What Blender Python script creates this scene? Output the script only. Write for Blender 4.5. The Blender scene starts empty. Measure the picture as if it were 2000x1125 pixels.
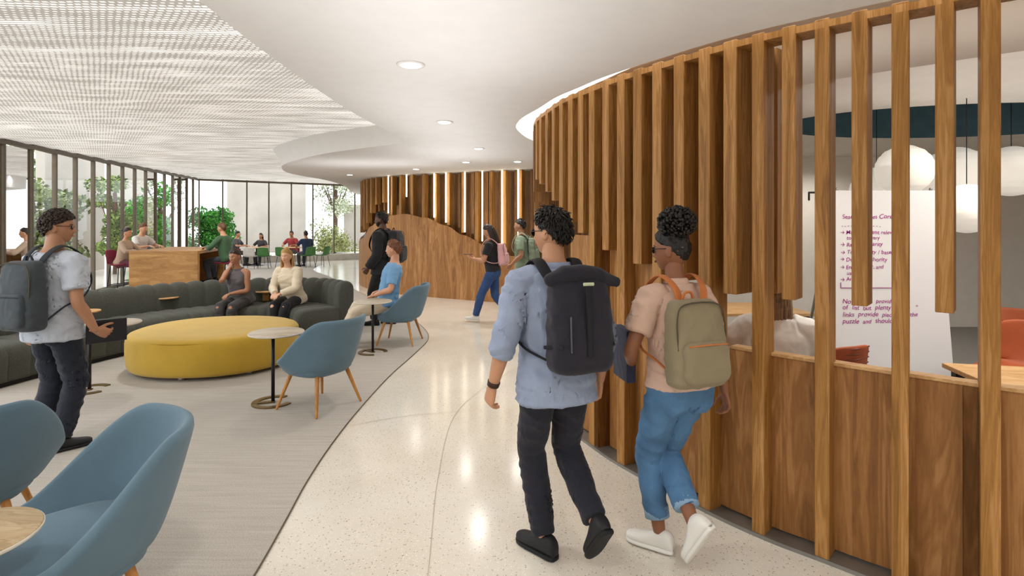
import bpy,bmesh,math,random,time
from mathutils import Vector as V, Matrix, noise
R=math.radians; PI=math.pi
random.seed(7)
SC=bpy.context.scene; C=SC.collection
TS=bpy.data.scenes.new('scratch'); TV=TS.view_layers[0]
F=1050.;HY=440.;CH=1.65
def gp(px,py,z=0.):
    d=(CH-z)*F/(py-HY); return V(((px-1000)/F*d,d,z))
def at(px,d,z=0.): return V(((px-1000)/F*d,d,z))
def lerp(a,b,t): return a+(b-a)*t
def sst(a,b,x):
    t=min(1,max(0,(x-a)/(b-a))); return t*t*(3-2*t)
def sz(y): return CH+.95+.02*y
def pz(x,y): return CH+1.12+.028*y-.016*x
# ---------------------------------------------------------------- materials
def lin(h):
    h=h.lstrip('#'); o=[]
    for i in (0,2,4):
        c=int(h[i:i+2],16)/255; o.append(c/12.92 if c<=.04045 else ((c+.055)/1.055)**2.4)
    return (*o,1)
def base(name):
    m=bpy.data.materials.new(name); m.use_nodes=True
    nt=m.node_tree; nt.nodes.clear()
    out=nt.nodes.new('ShaderNodeOutputMaterial'); b=nt.nodes.new('ShaderNodeBsdfPrincipled')
    nt.links.new(b.outputs[0],out.inputs[0]); return m,nt,b,out
def N(nt,t,**k):
    n=nt.nodes.new(t)
    for a,v in k.items():
        if a in n.inputs: n.inputs[a].default_value=v
        else: setattr(n,a,v)
    return n
def mapping(nt,scale,rand=False):
    tc=N(nt,'ShaderNodeTexCoord'); mp=N(nt,'ShaderNodeMapping'); mp.inputs['Scale'].default_value=scale
    nt.links.new(tc.outputs['Object'],mp.inputs['Vector'])
    if rand:
        oi=N(nt,'ShaderNodeObjectInfo'); mu=N(nt,'ShaderNodeMath',operation='MULTIPLY'); mu.inputs[1].default_value=37.
        nt.links.new(oi.outputs['Random'],mu.inputs[0]); nt.links.new(mu.outputs[0],mp.inputs['Location'])
    return mp
def ramp(nt,fac,stops):
    r=N(nt,'ShaderNodeValToRGB'); e=r.color_ramp.elements
    while len(e)<len(stops): e.new(.5)
    for i,(p,c) in enumerate(stops): e[i].position=p; e[i].color=c
    nt.links.new(fac,r.inputs[0]); return r
def mat(name,hx,rough=.6,metal=0,var=.12,vs=6,bump=0,bs=120,st=(1,1,1),emit=0,sheen=0,spec=.4,fold=0):
    m,nt,b,out=base(name); c=lin(hx); mp=mapping(nt,st)
    n=N(nt,'ShaderNodeTexNoise',Scale=vs,Detail=4.); nt.links.new(mp.outputs[0],n.inputs['Vector'])
    r=ramp(nt,n.outputs[0],[(.3,tuple(x*(1-var) for x in c[:3])+(1,)),(.7,tuple(min(1,x*(1+var)) for x in c[:3])+(1,))])
    nt.links.new(r.outputs[0],b.inputs['Base Color'])
    b.inputs['Roughness'].default_value=rough; b.inputs['Metallic'].default_value=metal; b.inputs['Specular IOR Level'].default_value=spec
    if sheen: b.inputs['Sheen Weight'].default_value=sheen
    bp=None
    if bump:
        n2=N(nt,'ShaderNodeTexNoise',Scale=bs,Detail=2.); nt.links.new(mp.outputs[0],n2.inputs['Vector'])
        bp=N(nt,'ShaderNodeBump',Strength=bump,Distance=.004); nt.links.new(n2.outputs[0],bp.inputs['Height']); nt.links.new(bp.outputs[0],b.inputs['Normal'])
    if fold:
        mf=mapping(nt,(1,1,.55)); mf.inputs['Rotation'].default_value=(.5,.35,0)
        n3=N(nt,'ShaderNodeTexNoise',Scale=9.,Detail=3.,Distortion=1.2); n3.noise_type='RIDGED_MULTIFRACTAL'; nt.links.new(mf.outputs[0],n3.inputs['Vector'])
        b3=N(nt,'ShaderNodeBump',Strength=fold,Distance=.014); nt.links.new(n3.outputs[0],b3.inputs['Height'])
        if bp: nt.links.new(bp.outputs[0],b3.inputs['Normal'])
        nt.links.new(b3.outputs[0],b.inputs['Normal'])
    if emit:
        b.inputs['Emission Color'].default_value=c; b.inputs['Emission Strength'].default_value=emit
    return m
def wood(name,dark,mid,light,st=(9,9,.9),rough=.52,amp=.10):
    m,nt,b,out=base(name); mp=mapping(nt,st,True)
    n=N(nt,'ShaderNodeTexNoise',Scale=1.1,Detail=5.,Distortion=1.0); nt.links.new(mp.outputs[0],n.inputs['Vector'])
    w=N(nt,'ShaderNodeMath',operation='MULTIPLY'); w.inputs[1].default_value=48.; nt.links.new(n.outputs[0],w.inputs[0])
    s=N(nt,'ShaderNodeMath',operation='SINE'); nt.links.new(w.outputs[0],s.inputs[0])
    ma=N(nt,'ShaderNodeMath',operation='MULTIPLY_ADD'); ma.inputs[1].default_value=amp; nt.links.new(s.outputs[0],ma.inputs[0]); nt.links.new(n.outputs[0],ma.inputs[2])
    f=N(nt,'ShaderNodeTexNoise',Scale=12.,Detail=4.); nt.links.new(mp.outputs[0],f.inputs['Vector'])
    m2=N(nt,'ShaderNodeMath',operation='MULTIPLY_ADD'); m2.inputs[1].default_value=.35; nt.links.new(f.outputs[0],m2.inputs[0]); nt.links.new(ma.outputs[0],m2.inputs[2])
    r=ramp(nt,m2.outputs[0],[(.28,lin(dark)),(.66,lin(mid)),(1.,lin(light))])
    nt.links.new(r.outputs[0],b.inputs['Base Color']); b.inputs['Roughness'].default_value=rough; b.inputs['Specular IOR Level'].default_value=.3
    bp=N(nt,'ShaderNodeBump',Strength=.12,Distance=.002); nt.links.new(m2.outputs[0],bp.inputs['Height']); nt.links.new(bp.outputs[0],b.inputs['Normal'])
    return m
def emis(name,hx,s):
    m,nt,b,out=base(name); e=N(nt,'ShaderNodeEmission'); e.inputs[0].default_value=lin(hx); e.inputs[1].default_value=s
    nt.links.new(e.outputs[0],out.inputs[0]); return m
def terrazzo():
    m,nt,b,out=base('terrazzo'); mp=mapping(nt,(1,1,1))
    n0=N(nt,'ShaderNodeTexNoise',Scale=1.2,Detail=3.); nt.links.new(mp.outputs[0],n0.inputs['Vector'])
    cur=ramp(nt,n0.outputs[0],[(.3,lin('d8cfc0')),(.7,lin('e5dfd3'))]).outputs[0]
    for sc,th,cc,gt in ((44,.20,'bdb2a2',.68),(75,.20,'8f867c',.8),(95,.25,'f3eee4',.5),(24,.10,'a8977f',.84)):
        v=N(nt,'ShaderNodeTexVoronoi',Scale=float(sc)); nt.links.new(mp.outputs[0],v.inputs['Vector'])
        rr=ramp(nt,v.outputs['Distance'],[(th,(1,1,1,1)),(th+.05,(0,0,0,1))])
        sp=N(nt,'ShaderNodeSeparateColor'); nt.links.new(v.outputs['Color'],sp.inputs[0])
        g=N(nt,'ShaderNodeMath',operation='GREATER_THAN'); g.inputs[1].default_value=gt; nt.links.new(sp.outputs[0],g.inputs[0])
        mu=N(nt,'ShaderNodeMath',operation='MULTIPLY'); nt.links.new(rr.outputs[0],mu.inputs[0]); nt.links.new(g.outputs[0],mu.inputs[1])
        mx=N(nt,'ShaderNodeMix',data_type='RGBA'); nt.links.new(mu.outputs[0],mx.inputs[0]); nt.links.new(cur,mx.inputs[6]); mx.inputs[7].default_value=lin(cc); cur=mx.outputs[2]
    nt.links.new(cur,b.inputs['Base Color']); b.inputs['Roughness'].default_value=.15; b.inputs['Specular IOR Level'].default_value=.6
    return m
def carpet():
    m,nt,b,out=base('carpet'); mp=mapping(nt,(1,1,1))
    n=N(nt,'ShaderNodeTexNoise',Scale=160.,Detail=2.); nt.links.new(mp.outputs[0],n.inputs['Vector'])
    mp2=mapping(nt,(2,45,1)); mp2.inputs['Rotation'].default_value=(0,0,R(35))
    n2=N(nt,'ShaderNodeTexNoise',Scale=1.,Detail=4.); nt.links.new(mp2.outputs[0],n2.inputs['Vector'])
    ad=N(nt,'ShaderNodeMath',operation='MULTIPLY_ADD'); ad.inputs[1].default_value=.5; nt.links.new(n2.outputs[0],ad.inputs[0]); nt.links.new(n.outputs[0],ad.inputs[2])
    r=ramp(nt,ad.outputs[0],[(.45,lin('9a938a')),(1.,lin('beb8af'))])
    nt.links.new(r.outputs[0],b.inputs['Base Color']); b.inputs['Roughness'].default_value=.95; b.inputs['Specular IOR Level'].default_value=.1
    bp=N(nt,'ShaderNodeBump',Strength=.4,Distance=.004); nt.links.new(n.outputs[0],bp.inputs['Height']); nt.links.new(bp.outputs[0],b.inputs['Normal'])
    return m
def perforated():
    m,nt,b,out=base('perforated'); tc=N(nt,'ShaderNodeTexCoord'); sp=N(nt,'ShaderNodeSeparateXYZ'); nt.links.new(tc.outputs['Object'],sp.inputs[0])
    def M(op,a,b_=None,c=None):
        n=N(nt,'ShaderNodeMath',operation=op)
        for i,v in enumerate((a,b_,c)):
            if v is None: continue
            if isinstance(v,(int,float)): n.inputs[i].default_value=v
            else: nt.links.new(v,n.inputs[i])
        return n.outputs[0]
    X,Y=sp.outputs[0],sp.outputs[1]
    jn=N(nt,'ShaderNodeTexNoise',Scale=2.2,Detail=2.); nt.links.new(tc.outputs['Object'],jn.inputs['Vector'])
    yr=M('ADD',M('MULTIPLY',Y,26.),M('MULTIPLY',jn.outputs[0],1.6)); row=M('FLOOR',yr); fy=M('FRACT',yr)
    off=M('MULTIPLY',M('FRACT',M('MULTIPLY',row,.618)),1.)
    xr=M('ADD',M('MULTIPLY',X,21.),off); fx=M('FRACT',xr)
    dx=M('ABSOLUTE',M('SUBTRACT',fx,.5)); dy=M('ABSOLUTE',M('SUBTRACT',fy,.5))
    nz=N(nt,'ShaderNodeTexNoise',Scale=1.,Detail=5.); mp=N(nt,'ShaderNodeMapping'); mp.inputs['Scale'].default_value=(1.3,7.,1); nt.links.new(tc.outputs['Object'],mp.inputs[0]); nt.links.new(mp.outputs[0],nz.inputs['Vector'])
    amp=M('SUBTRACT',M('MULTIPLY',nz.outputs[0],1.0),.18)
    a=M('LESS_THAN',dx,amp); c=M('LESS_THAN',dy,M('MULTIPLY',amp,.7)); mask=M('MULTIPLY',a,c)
    mx=N(nt,'ShaderNodeMix',data_type='RGBA'); mx.inputs[6].default_value=lin('b3aea8'); mx.inputs[7].default_value=lin('f2f0ec'); nt.links.new(mask,mx.inputs[0])  # dashes also lightened in base colour so the holes look backlit
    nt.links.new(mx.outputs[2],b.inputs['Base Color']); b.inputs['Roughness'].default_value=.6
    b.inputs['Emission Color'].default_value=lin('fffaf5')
    nt.links.new(M('MULTIPLY_ADD',mask,.42,.15),b.inputs['Emission Strength'])  # glow added over the whole panel for lounge fill, stronger in the dashes
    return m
def glassm():
    m,nt,b,out=base('window_glass'); nt.nodes.remove(b)
    t=N(nt,'ShaderNodeBsdfTransparent'); t.inputs[0].default_value=(.97,.98,.98,1); g=N(nt,'ShaderNodeBsdfGlossy'); g.inputs['Roughness'].default_value=.02
    fr=N(nt,'ShaderNodeFresnel',IOR=1.15); mx=N(nt,'ShaderNodeMixShader'); nt.links.new(fr.outputs[0],mx.inputs[0]); nt.links.new(t.outputs[0],mx.inputs[1]); nt.links.new(g.outputs[0],mx.inputs[2]); nt.links.new(mx.outputs[0],out.inputs[0])
    return m
M_={}
def mm(k,*a,**kw):
    if k not in M_: M_[k]=mat(k,*a,**kw)
    return M_[k]
W_SLAT=wood('oak_slat','6f491d','9f7036','c0905a',st=(15,15,.8)); W_PANEL=wood('oak_panel','6b441b','976736','ba8a56',st=(7,7,.7),amp=.09)
W_DARK=wood('oak_dark','58391a','80582f','a17442',st=(15,15,.8)); W_LIGHT=wood('oak_light','a97b48','c69a66','dab583',st=(2,12,12)); W_LEG=wood('leg_wood','8a5a28','b57c40','cf9654')  # W_DARK: darker-toned oak for backing, set-back slats and counter centre
W_COUNT=wood('counter_wood','80562b','a5763f','c09458',st=(1.2,9,7),amp=.05); W_TOP=wood('table_laminate','9c8f7e','b9ad9b','cdc2b1',st=(2,12,3))
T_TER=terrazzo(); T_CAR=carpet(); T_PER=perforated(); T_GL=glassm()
WHITE=mat('white_paint','dedbd9',rough=.8,var=.02); CREAM=mat('cream_paint','ddd5ca',rough=.8,var=.03)
BRONZE=mat('bronze_frame','5a4e3d',rough=.45,metal=.3,var=.1); BLACK=mat('black_metal','15151a',rough=.4,metal=.2); BRASS=mat('dark_brass','7d6a45',rough=.35,metal=.8)
BLUEF=mat('blue_fabric','5c7686',rough=.85,var=.06,bump=.25,bs=350,sheen=.15); SOFAF=mat('charcoal_weave','4a4b43',rough=.95,var=.25,vs=90,bump=.5,bs=260,sheen=.1)
YELF=mat('mustard_fabric','b8942a',rough=.8,var=.05,bump=.2,bs=300,sheen=.2); CONC=mat('pale_concrete','bdb5a9',rough=.9,var=.06)
LED=emis('led_strip','fff3d8',7.); LAMP=emis('downlight_glow','fff6e6',9.); COVE=emis('cove_glow','fff8f0',2.6)
# ---------------------------------------------------------------- mesh helpers
def NB(): return bmesh.new()
def setsm(me,sm=True):
    me.polygons.foreach_set('use_smooth',[sm]*len(me.polygons))
def tag(o,label=None,cat=None,group=None,kind=None):
    if label:o['label']=label
    if cat:o['category']=cat
    if group:o['group']=group
    if kind:o['kind']=kind
    return o
def obj(name,bm,m,parent=None,loc=None,rz=0,smooth=True,me=None,rec=True):
    if me is None:
        if rec: bmesh.ops.recalc_face_normals(bm,faces=bm.faces[:])
        me=bpy.data.meshes.new(name); bm.to_mesh(me); bm.free(); setsm(me,smooth)
    me.materials.clear(); me.materials.append(m)
    o=bpy.data.objects.new(name,me); C.objects.link(o)
    if parent: o.parent=parent
    if loc is not None:o.location=loc
    o.rotation_euler.z=rz
    return o
def empty(name,label,cat,loc=(0,0,0),rz=0,group=None):
    o=bpy.data.objects.new(name,None); C.objects.link(o); o.location=loc; o.rotation_euler=(0,0,rz); o.empty_display_size=.1
    return tag(o,label,cat,group)
def box(bm,c,s,rz=0,bev=0,seg=2,mtx=None):
    r=bmesh.ops.create_cube(bm,size=1); vs=r['verts']
    Mx=Matrix.Translation(V(c))@Matrix.Rotation(rz,4,'Z')@Matrix.Diagonal((*s,1))
    if mtx is not None: Mx=mtx@Mx
    bmesh.ops.transform(bm,matrix=Mx,verts=vs)
    if bev:
        es=list({e for v in vs for e in v.link_edges}); bmesh.ops.bevel(bm,geom=es,offset=bev,segments=seg,profile=.5,affect='EDGES')
def loft(bm,rings,n=22,p=2.2,cap=True):
    rows=[]; e_=2/p
    cs=[(math.copysign(abs(math.cos(2*PI*k/n))**e_,math.cos(2*PI*k/n)),math.copysign(abs(math.sin(2*PI*k/n))**e_,math.sin(2*PI*k/n))) for k in range(n)]
    nv=bm.verts.new; nf=bm.faces.new
    for c,ax,ay in rings: rows.append([nv(c+ax*x+ay*y) for x,y in cs])
    for i in range(len(rows)-1):
        a,b=rows[i],rows[i+1]
        for k in range(n): nf((a[k],a[(k+1)%n],b[(k+1)%n],b[k]))
    if cap: nf(rows[0][::-1]); nf(rows[-1])
def cr(pts,n=6):
    pts=[p if isinstance(p,(tuple,list,V)) else (p,) for p in pts]; P=[pts[0]]+list(pts)+[pts[-1]]; o=[]
    for i in range(1,len(P)-2):
        for k in range(n):
            t=k/n; a,b,c,d=P[i-1],P[i],P[i+1],P[i+2]
            o.append(tuple(.5*((2*b[j])+(-a[j]+c[j])*t+(2*a[j]-5*b[j]+4*c[j]-d[j])*t*t+(-a[j]+3*b[j]-3*c[j]+d[j])*t**3) for j in range(len(b))))
    o.append(tuple(pts[-1])); return o
def tube(bm,pts,rad,n=12,hint=None,rnd=True,p=2.):
    pts=[V(q) for q in pts]; m=len(pts)
    if not isinstance(rad,(list,)): rad=[rad]*m
    rad=[(r,r) if not isinstance(r,tuple) else r for r in rad]
    T=[(pts[min(i+1,m-1)]-pts[max(i-1,0)]).normalized() for i in range(m)]
    h=V(hint) if hint is not None else (V((1,0,0)) if abs(T[0].x)<.8 else V((0,1,0)))
    rings=[];a=(h-T[0]*h.dot(T[0])).normalized()
    for i in range(m):
        a=a-T[i]*a.dot(T[i])
        if a.length<1e-5: a=T[i].orthogonal()
        a.normalize(); b=T[i].cross(a); rings.append((pts[i],a*rad[i][0],b*rad[i][1]))
    if rnd:
        c,x,y=rings[0]; r=min(rad[0]); s=[(c-T[0]*r*.85,x*.5,y*.5),(c-T[0]*r*.5,x*.86,y*.86)]
        c,x,y=rings[-1]; r=min(rad[-1]); e=[(c+T[-1]*r*.5,x*.86,y*.86),(c+T[-1]*r*.85,x*.5,y*.5)]
        rings=s+rings+e
    loft(bm,rings,n,p)
SPT={}
def ell(bm,c,r,mtx=None,seg=16):
    if seg not in SPT:
        nv_=max(4,seg*2//3); SPT[seg]=([[V((math.sin(PI*j/nv_)*math.cos(2*PI*i/seg),math.sin(PI*j/nv_)*math.sin(2*PI*i/seg),math.cos(PI*j/nv_))) for i in range(seg)] for j in range(1,nv_)])
    Mx=Matrix.Translation(V(c))@Matrix.Diagonal((*r,1))
    if mtx is not None: Mx=mtx@Mx
    nv=bm.verts.new; nf=bm.faces.new
    rows=[[nv(Mx@q) for q in row] for row in SPT[seg]]; t=nv(Mx@V((0,0,1))); b=nv(Mx@V((0,0,-1)))
    for j in range(len(rows)-1):
        for i in range(seg): nf((rows[j][i],rows[j+1][i],rows[j+1][(i+1)%seg],rows[j][(i+1)%seg]))
    for i in range(seg): nf((t,rows[0][i],rows[0][(i+1)%seg])); nf((rows[-1][(i+1)%seg],rows[-1][i],b))
def lathe(bm,prof,c=(0,0,0),n=32,sx=1,sy=1,p=2.):
    loft(bm,[(V((c[0],c[1],c[2]+z)),V((r*sx,0,0)),V((0,r*sy,0))) for r,z in prof],n,p)
def poly(bm,pts):
    f=bm.faces.new([bm.verts.new(p) for p in pts]); bmesh.ops.triangulate(bm,faces=[f])
def strip(bm,A,B):
    va=[bm.verts.new(p) for p in A]; vb=[bm.verts.new(p) for p in B]
    for i in range(len(va)-1): bm.faces.new((va[i],va[i+1],vb[i+1],vb[i]))
def evalo(o):
    TS.collection.objects.link(o); TV.update(); dg=TV.depsgraph; dg.update()
    res=bpy.data.meshes.new_from_object(o.evaluated_get(dg)); bpy.data.objects.remove(o); return res
def ap(bm,mods):
    me=bpy.data.meshes.new('t'); bmesh.ops.recalc_face_normals(bm,faces=bm.faces[:]); bm.to_mesh(me); bm.free()
    o=bpy.data.objects.new('t',me)
    for t,kw in mods:
        m=o.modifiers.new('m',t)
        for k,v in kw.items(): setattr(m,k,v)
    res=evalo(o); bpy.data.meshes.remove(me); setsm(res); return res
def rm(bm,vox,it=3,f=.5): return ap(bm,[('REMESH',dict(mode='VOXEL',voxel_size=vox)),('SMOOTH',dict(factor=f,iterations=it))])
def wrinkle(me,amp,sc=11.,seed=0,fac=None):
    sd=V((seed*3.1,seed,0)); nz=noise.noise
    for v in me.vertices:
        c=v.co; p=c*sc+sd; w=nz(p*.5)
        k=.35+.35*w+1.1*(.22-abs(nz(V((p.x*.7+p.z*.5+w,p.y*.7-p.x*.3+w,p.z*1.5)))))
        if fac: k*=fac(c)
        v.co+=v.normal*amp*k
def solid(bm,th): return ap(bm,[('SOLIDIFY',dict(thickness=th,offset=0)),('SUBSURF',dict(levels=1,render_levels=1))])
def offs(P,d):
    out=[]
    for i in range(len(P)):
        t=(V(P[min(i+1,len(P)-1)])-V(P[max(i-1,0)])).normalized(); dd=d(i) if callable(d) else d
        out.append(V((P[i][0]-t.y*dd,P[i][1]+t.x*dd)))
    return out
def arcs(P):
    s=[0]
    for i in range(1,len(P)): s.append(s[-1]+(V(P[i])-V(P[i-1])).length)
    return s
# ================================================================ SETTING
SCR=[((x-1000)/F*997.5/(419-y),997.5/(419-y)) for x,y in ((1045,235),(1070,213),(1100,193),(1150,172),(1200,152),(1300,120),(1400,90),(1500,64),(1600,42),(1700,20),(1800,0),(1935,-28))]
SCR=[(2.2,8.1),(1.1,7.7),(.5,6.95),(.26,6.1)]+SCR+[(2.35,1.98),(2.9,1.72),(3.6,1.5)]
SCD=cr(SCR,8); SA=arcs(SCD)
CORN=(-13.1,22.5)
def wl(y): return -.314*y-6.02
bm=NB(); poly(bm,[V((-18,-3.2,0)),V((9,-3.2,0)),V((9,30,0)),V((-18,30,0))]); tag(obj('floor',bm,T_TER,smooth=False),kind='structure')
cb=cr([(-1.15,-3.2),(-1.16,-2),(-1.17,-.8),(-1.18,.3),(-1.19,1.2),(-1.2,1.9),(-1.21,2.45),(-1.26,2.95),(-1.32,3.45),(-1.36,4.05),(-1.37,4.81),(-1.34,5.87),(-1.25,6.93),(-1.22,7.8),(-1.44,8.66),(-1.98,9.9),(-2.86,11.5),(-4.1,13.9),(-5.9,17.3),(-7.4,20.),(-8.2,23.5)],6)
bm=NB(); poly(bm,[V((x,y,.006)) for x,y in cb]+[V((-9.8,24.6,.006)),V((CORN[0],CORN[1],.006)),V((wl(-3.2),-3.2,.006))]); tag(obj('floor',bm,T_CAR,smooth=False),kind='structure')
bm=NB(); o1=offs(cb,-.010)
strip(bm,[V((x,y,.007)) for x,y in cb],[V((p.x,p.y,.007)) for p in o1]); tag(obj('trim_1',bm,BRONZE,smooth=False),kind='structure')
J=mat('terrazzo_joint','b3a794',rough=.4)
bm=NB()
for pts in ([(-.35,1.9),(-.40,2.6),(-.48,3.5),(-.5,4.6),(-.3,5.4),(.1,6.3)],[(-1.36,4.4),(-.9,4.65),(-.42,4.75)]):
    q=cr(pts,8); strip(bm,[V((x,y,.004)) for x,y in q],[V((p.x,p.y,.004)) for p in offs(q,.004)])
tag(obj('trim_2',bm,J,smooth=False),kind='structure')
bay=cr([(-1.3,-3.2),(-1.32,-1.3),(-1.34,.5),(-1.37,1.9),(-1.39,2.4),(-1.44,3.03),(-1.48,4.09),(-1.48,5.14),(-1.41,6.08),(-1.36,6.6),(-1.5,7.15),(-2.2,7.75),(-3.03,8.5),(-4.14,9.9),(-4.75,11.1),(-5.15,12.6),(-5.15,14.9),(-5.6,18),(-6.6,22.),(-7.3,25.5)],6)
def offc(i): return -lerp(.075,.19,sst(4.6,3.2,SA[i]))
cove=offs(SCD,offc)
bm=NB()
pts=[V((x,y,sz(y))) for x,y in bay]+[V((-6,29.5,sz(29.5))),V((9,29.5,sz(29.5))),V((9,8.6,sz(8.6))),V((2.3,8.6,sz(8.6)))]+[V((p.x,p.y,sz(p.y))) for p in cove]+[V((3.9,-3.2,sz(-3.2)))]
poly(bm,pts); tag(obj('ceiling',bm,WHITE,smooth=False),kind='structure')
bay2=offs(bay,lambda i:.16*sst(6.7,7.4,bay[i][1])*(1-sst(12,15,bay[i][1])))
bm=NB(); rows_=[]
for k_ in range(6):
    f=k_/5; fx=f*f
    rows_.append([V((lerp(a[0],b.x,fx),lerp(a[1],b.y,fx),0)) for a,b in zip(bay,bay2)])
    for v_,a in zip(rows_[-1],bay): v_.z=lerp(sz(a[1]),pz(v_.x,v_.y)+.01,f)
for r0,r1 in zip(rows_,rows_[1:]): strip(bm,r0,r1)
bmesh.ops.remove_doubles(bm,verts=bm.verts[:],dist=.0003); tag(obj('trim_3',bm,WHITE),kind='structure')
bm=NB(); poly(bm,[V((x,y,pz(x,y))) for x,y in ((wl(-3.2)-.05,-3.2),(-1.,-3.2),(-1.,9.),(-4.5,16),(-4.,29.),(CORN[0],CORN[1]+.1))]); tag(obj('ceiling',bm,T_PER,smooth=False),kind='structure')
inn=offs(SCD,.3)
bm=NB(); strip(bm,[V((p.x,p.y,sz(p.y)+.12)) for p in cove],[V((p.x,p.y,sz(p.y)+.12)) for p in inn]); tag(obj('trim_4',bm,COVE,smooth=False),kind='structure')
bm=NB(); strip(bm,[V((p.x,p.y,sz(p.y))) for p in cove],[V((p.x,p.y,sz(p.y)+.12)) for p in cove]); tag(obj('trim_5',bm,WHITE),kind='structure')
inz=2.76
bm=NB(); i2=offs(SCD,.14); loop=[V((p.x,p.y,inz)) for p in i2]+[V((9,1.2,inz)),V((9,9,inz)),V((2.2,9,inz))]
va=[bm.verts.new(p) for p in loop]; ed=[bm.edges.new((va[i],va[(i+1)%len(va)])) for i in range(len(va))]
CX,CY,RX,RY=4.85,5.85,1.9,1.0
vc=[bm.verts.new((CX+RX*math.cos(2*PI*k/64),CY+RY*math.sin(2*PI*k/64),inz)) for k in range(64)]; ed+=[bm.edges.new((vc[i],vc[(i+1)%64])) for i in range(64)]
bmesh.ops.triangle_fill(bm,use_beauty=True,use_dissolve=False,edges=ed); tag(obj('ceiling',bm,CREAM,smooth=False),kind='structure')
TEAL=mat('teal_paint','45606a',rough=.7)
bm=NB(); lathe(bm,[(1,0),(1,.42)],(CX,CY,inz),64,RX,RY)
for f in [f for f in bm.faces if len(f.verts)>4 and f.calc_center_median().z<inz+.1]: bm.faces.remove(f)
tag(obj('trim_6',bm,TEAL,smooth=False),kind='structure')
fb=offs(SCD,.36); sel=[p for p,a in zip(fb,SA) if a>3.0]
bm=NB(); strip(bm,[V((p.x,p.y,2.44)) for p in sel],[V((p.x,p.y,inz)) for p in sel]); tag(obj('trim_7',bm,CREAM),kind='structure')
bm=NB(); i3=offs(SCD,.16); poly(bm,[V((p.x,p.y,.006)) for p in i3]+[V((9,1.3,.006)),V((9,8.8,.006)),V((2.3,8.8,.006))]); tag(obj('floor',bm,mm('room_carpet','8a857e',rough=.95,var=.1,vs=60),smooth=False),kind='structure')
def wall(name,a,b,z0,z1,m,th=.1):
    bm=NB(); a=V((*a,0));b=V((*b,0)); c=(a+b)/2; box(bm,(c.x,c.y,(z0+z1)/2),((b-a).length,th,z1-z0),math.atan2(b.y-a.y,b.x-a.x)); return tag(obj(name,bm,m,smooth=False),kind='structure')
wall('wall_room_back',(2.2,8.75),(9,8.75),0,3.3,CREAM); wall('wall_right',(8.9,-3.2),(8.9,8.8),0,3.3,CREAM); wall('wall_behind',(-6,-3.2),(9,-3.2),0,3.4,CREAM)
wall('wall_far',(-4.,29.6),(9,29.6),0,3.4,CREAM)
ys=[22.4-.86*i for i in range(22)]
k=0
def bay_window(a,b,n):
    a3=V((a[0],a[1],0));b3=V((b[0],b[1],0)); ang=math.atan2(b3.y-a3.y,b3.x-a3.x); z0=pz(*a);z1=pz(*b)
    w=bpy.data.objects.new('window_%d'%n,None); C.objects.link(w); w['kind']='structure'; w.location=a3
    L=(b3-a3).length; u=(b3-a3)/L
    bm=NB(); q=[V((0,0,.05)),u*L+V((0,0,.05)),u*L+V((0,0,z1-.1)),V((0,0,z0-.1))]; bm.faces.new([bm.verts.new(p) for p in q]); obj('glass',bm,T_GL,w,smooth=False)
    bm=NB(); box(bm,(0,0,z0/2),(.055,.085,z0),ang,.006); obj('mullion',bm,BRONZE,w,smooth=False)
    bm=NB(); c=u*L/2; box(bm,(c.x,c.y,.04),(L,.1,.08),ang); obj('sill',bm,BRONZE,w,smooth=False)
    bm=NB(); box(bm,(c.x,c.y,(z0+z1)/2-.05),(L,.1,.08),ang); obj('head_rail',bm,BRONZE,w,smooth=False)
for i in range(len(ys)-1):
    k+=1; bay_window((wl(ys[i+1]),ys[i+1]),(wl(ys[i]),ys[i]),k)
A=V(CORN);B=V((-4.,28.5)); bx=[A]
for px in (435,482,525,569,611,652,693,760):
    r=(px-1000)/F; t=(r*A.y-A.x)/((B.x-A.x)-r*(B.y-A.y)); bx.append(A+(B-A)*t)
bx.append(B)
for i in range(len(bx)-1): k+=1; bay_window(tuple(bx[i]),tuple(bx[i+1]),k)
off=V((.55,-.85)).normalized()*.2
wall('trim_8',tuple(A+off),tuple(B+off),0,.3,mm('ledge','b0a89b',rough=.8),.35)
def spot(p,e,ang=150,r=.07,col=(1,.96,.9)):
    l=bpy.data.lights.new('spot','SPOT'); l.energy=e; l.spot_size=R(ang); l.spot_blend=1; l.shadow_soft_size=r; l.color=col
    o=bpy.data.objects.new('ceiling_spot_and_fill',l); C.objects.link(o); o.location=p; return o  # shared by modelled downlights and by added fill spots without fixtures
dl=[(-.64,3.4),(-.69,5.5),(-.48,7.7),(-.83,9.7),(-2.,11.2),(-3.86,12.8),(.1,9.6),(-.5,.8),(1.1,.7),(-.5,-1.6),(1.6,-1.4)]
dn=['large round recessed downlight nearest the camera in smooth ceiling','second downlight back from the camera, above the corridor','third downlight in the row above the corridor','small far downlight just left of the row, near wood wall','small downlight above the standing man in black jacket','downlight at the tip of the curved ceiling lobe','far downlight beside the slatted screen','downlight behind the camera above corridor','downlight behind the camera beside the screen','downlight by the rear wall, left','downlight by the rear wall, right']
for (x,y),n_ in zip(dl,dn):
    e=empty('ceiling_light',n_,'downlight',(x,y,sz(y)),0,'recessed downlights in the smooth ceiling')
    bm=NB(); lathe(bm,[(.055,-.001),(.088,-.001),(.088,-.008),(.07,-.01),(.055,-.006)],(0,0,0),32); obj('trim_ring',bm,WHITE,e)
    bm=NB(); lathe(bm,[(.058,-.012),(.058,-.009)],(0,0,0),32); obj('diffuser',bm,LAMP,e)
    spot((x,y,sz(y)-.03),50 if y<9 else 66)
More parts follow.
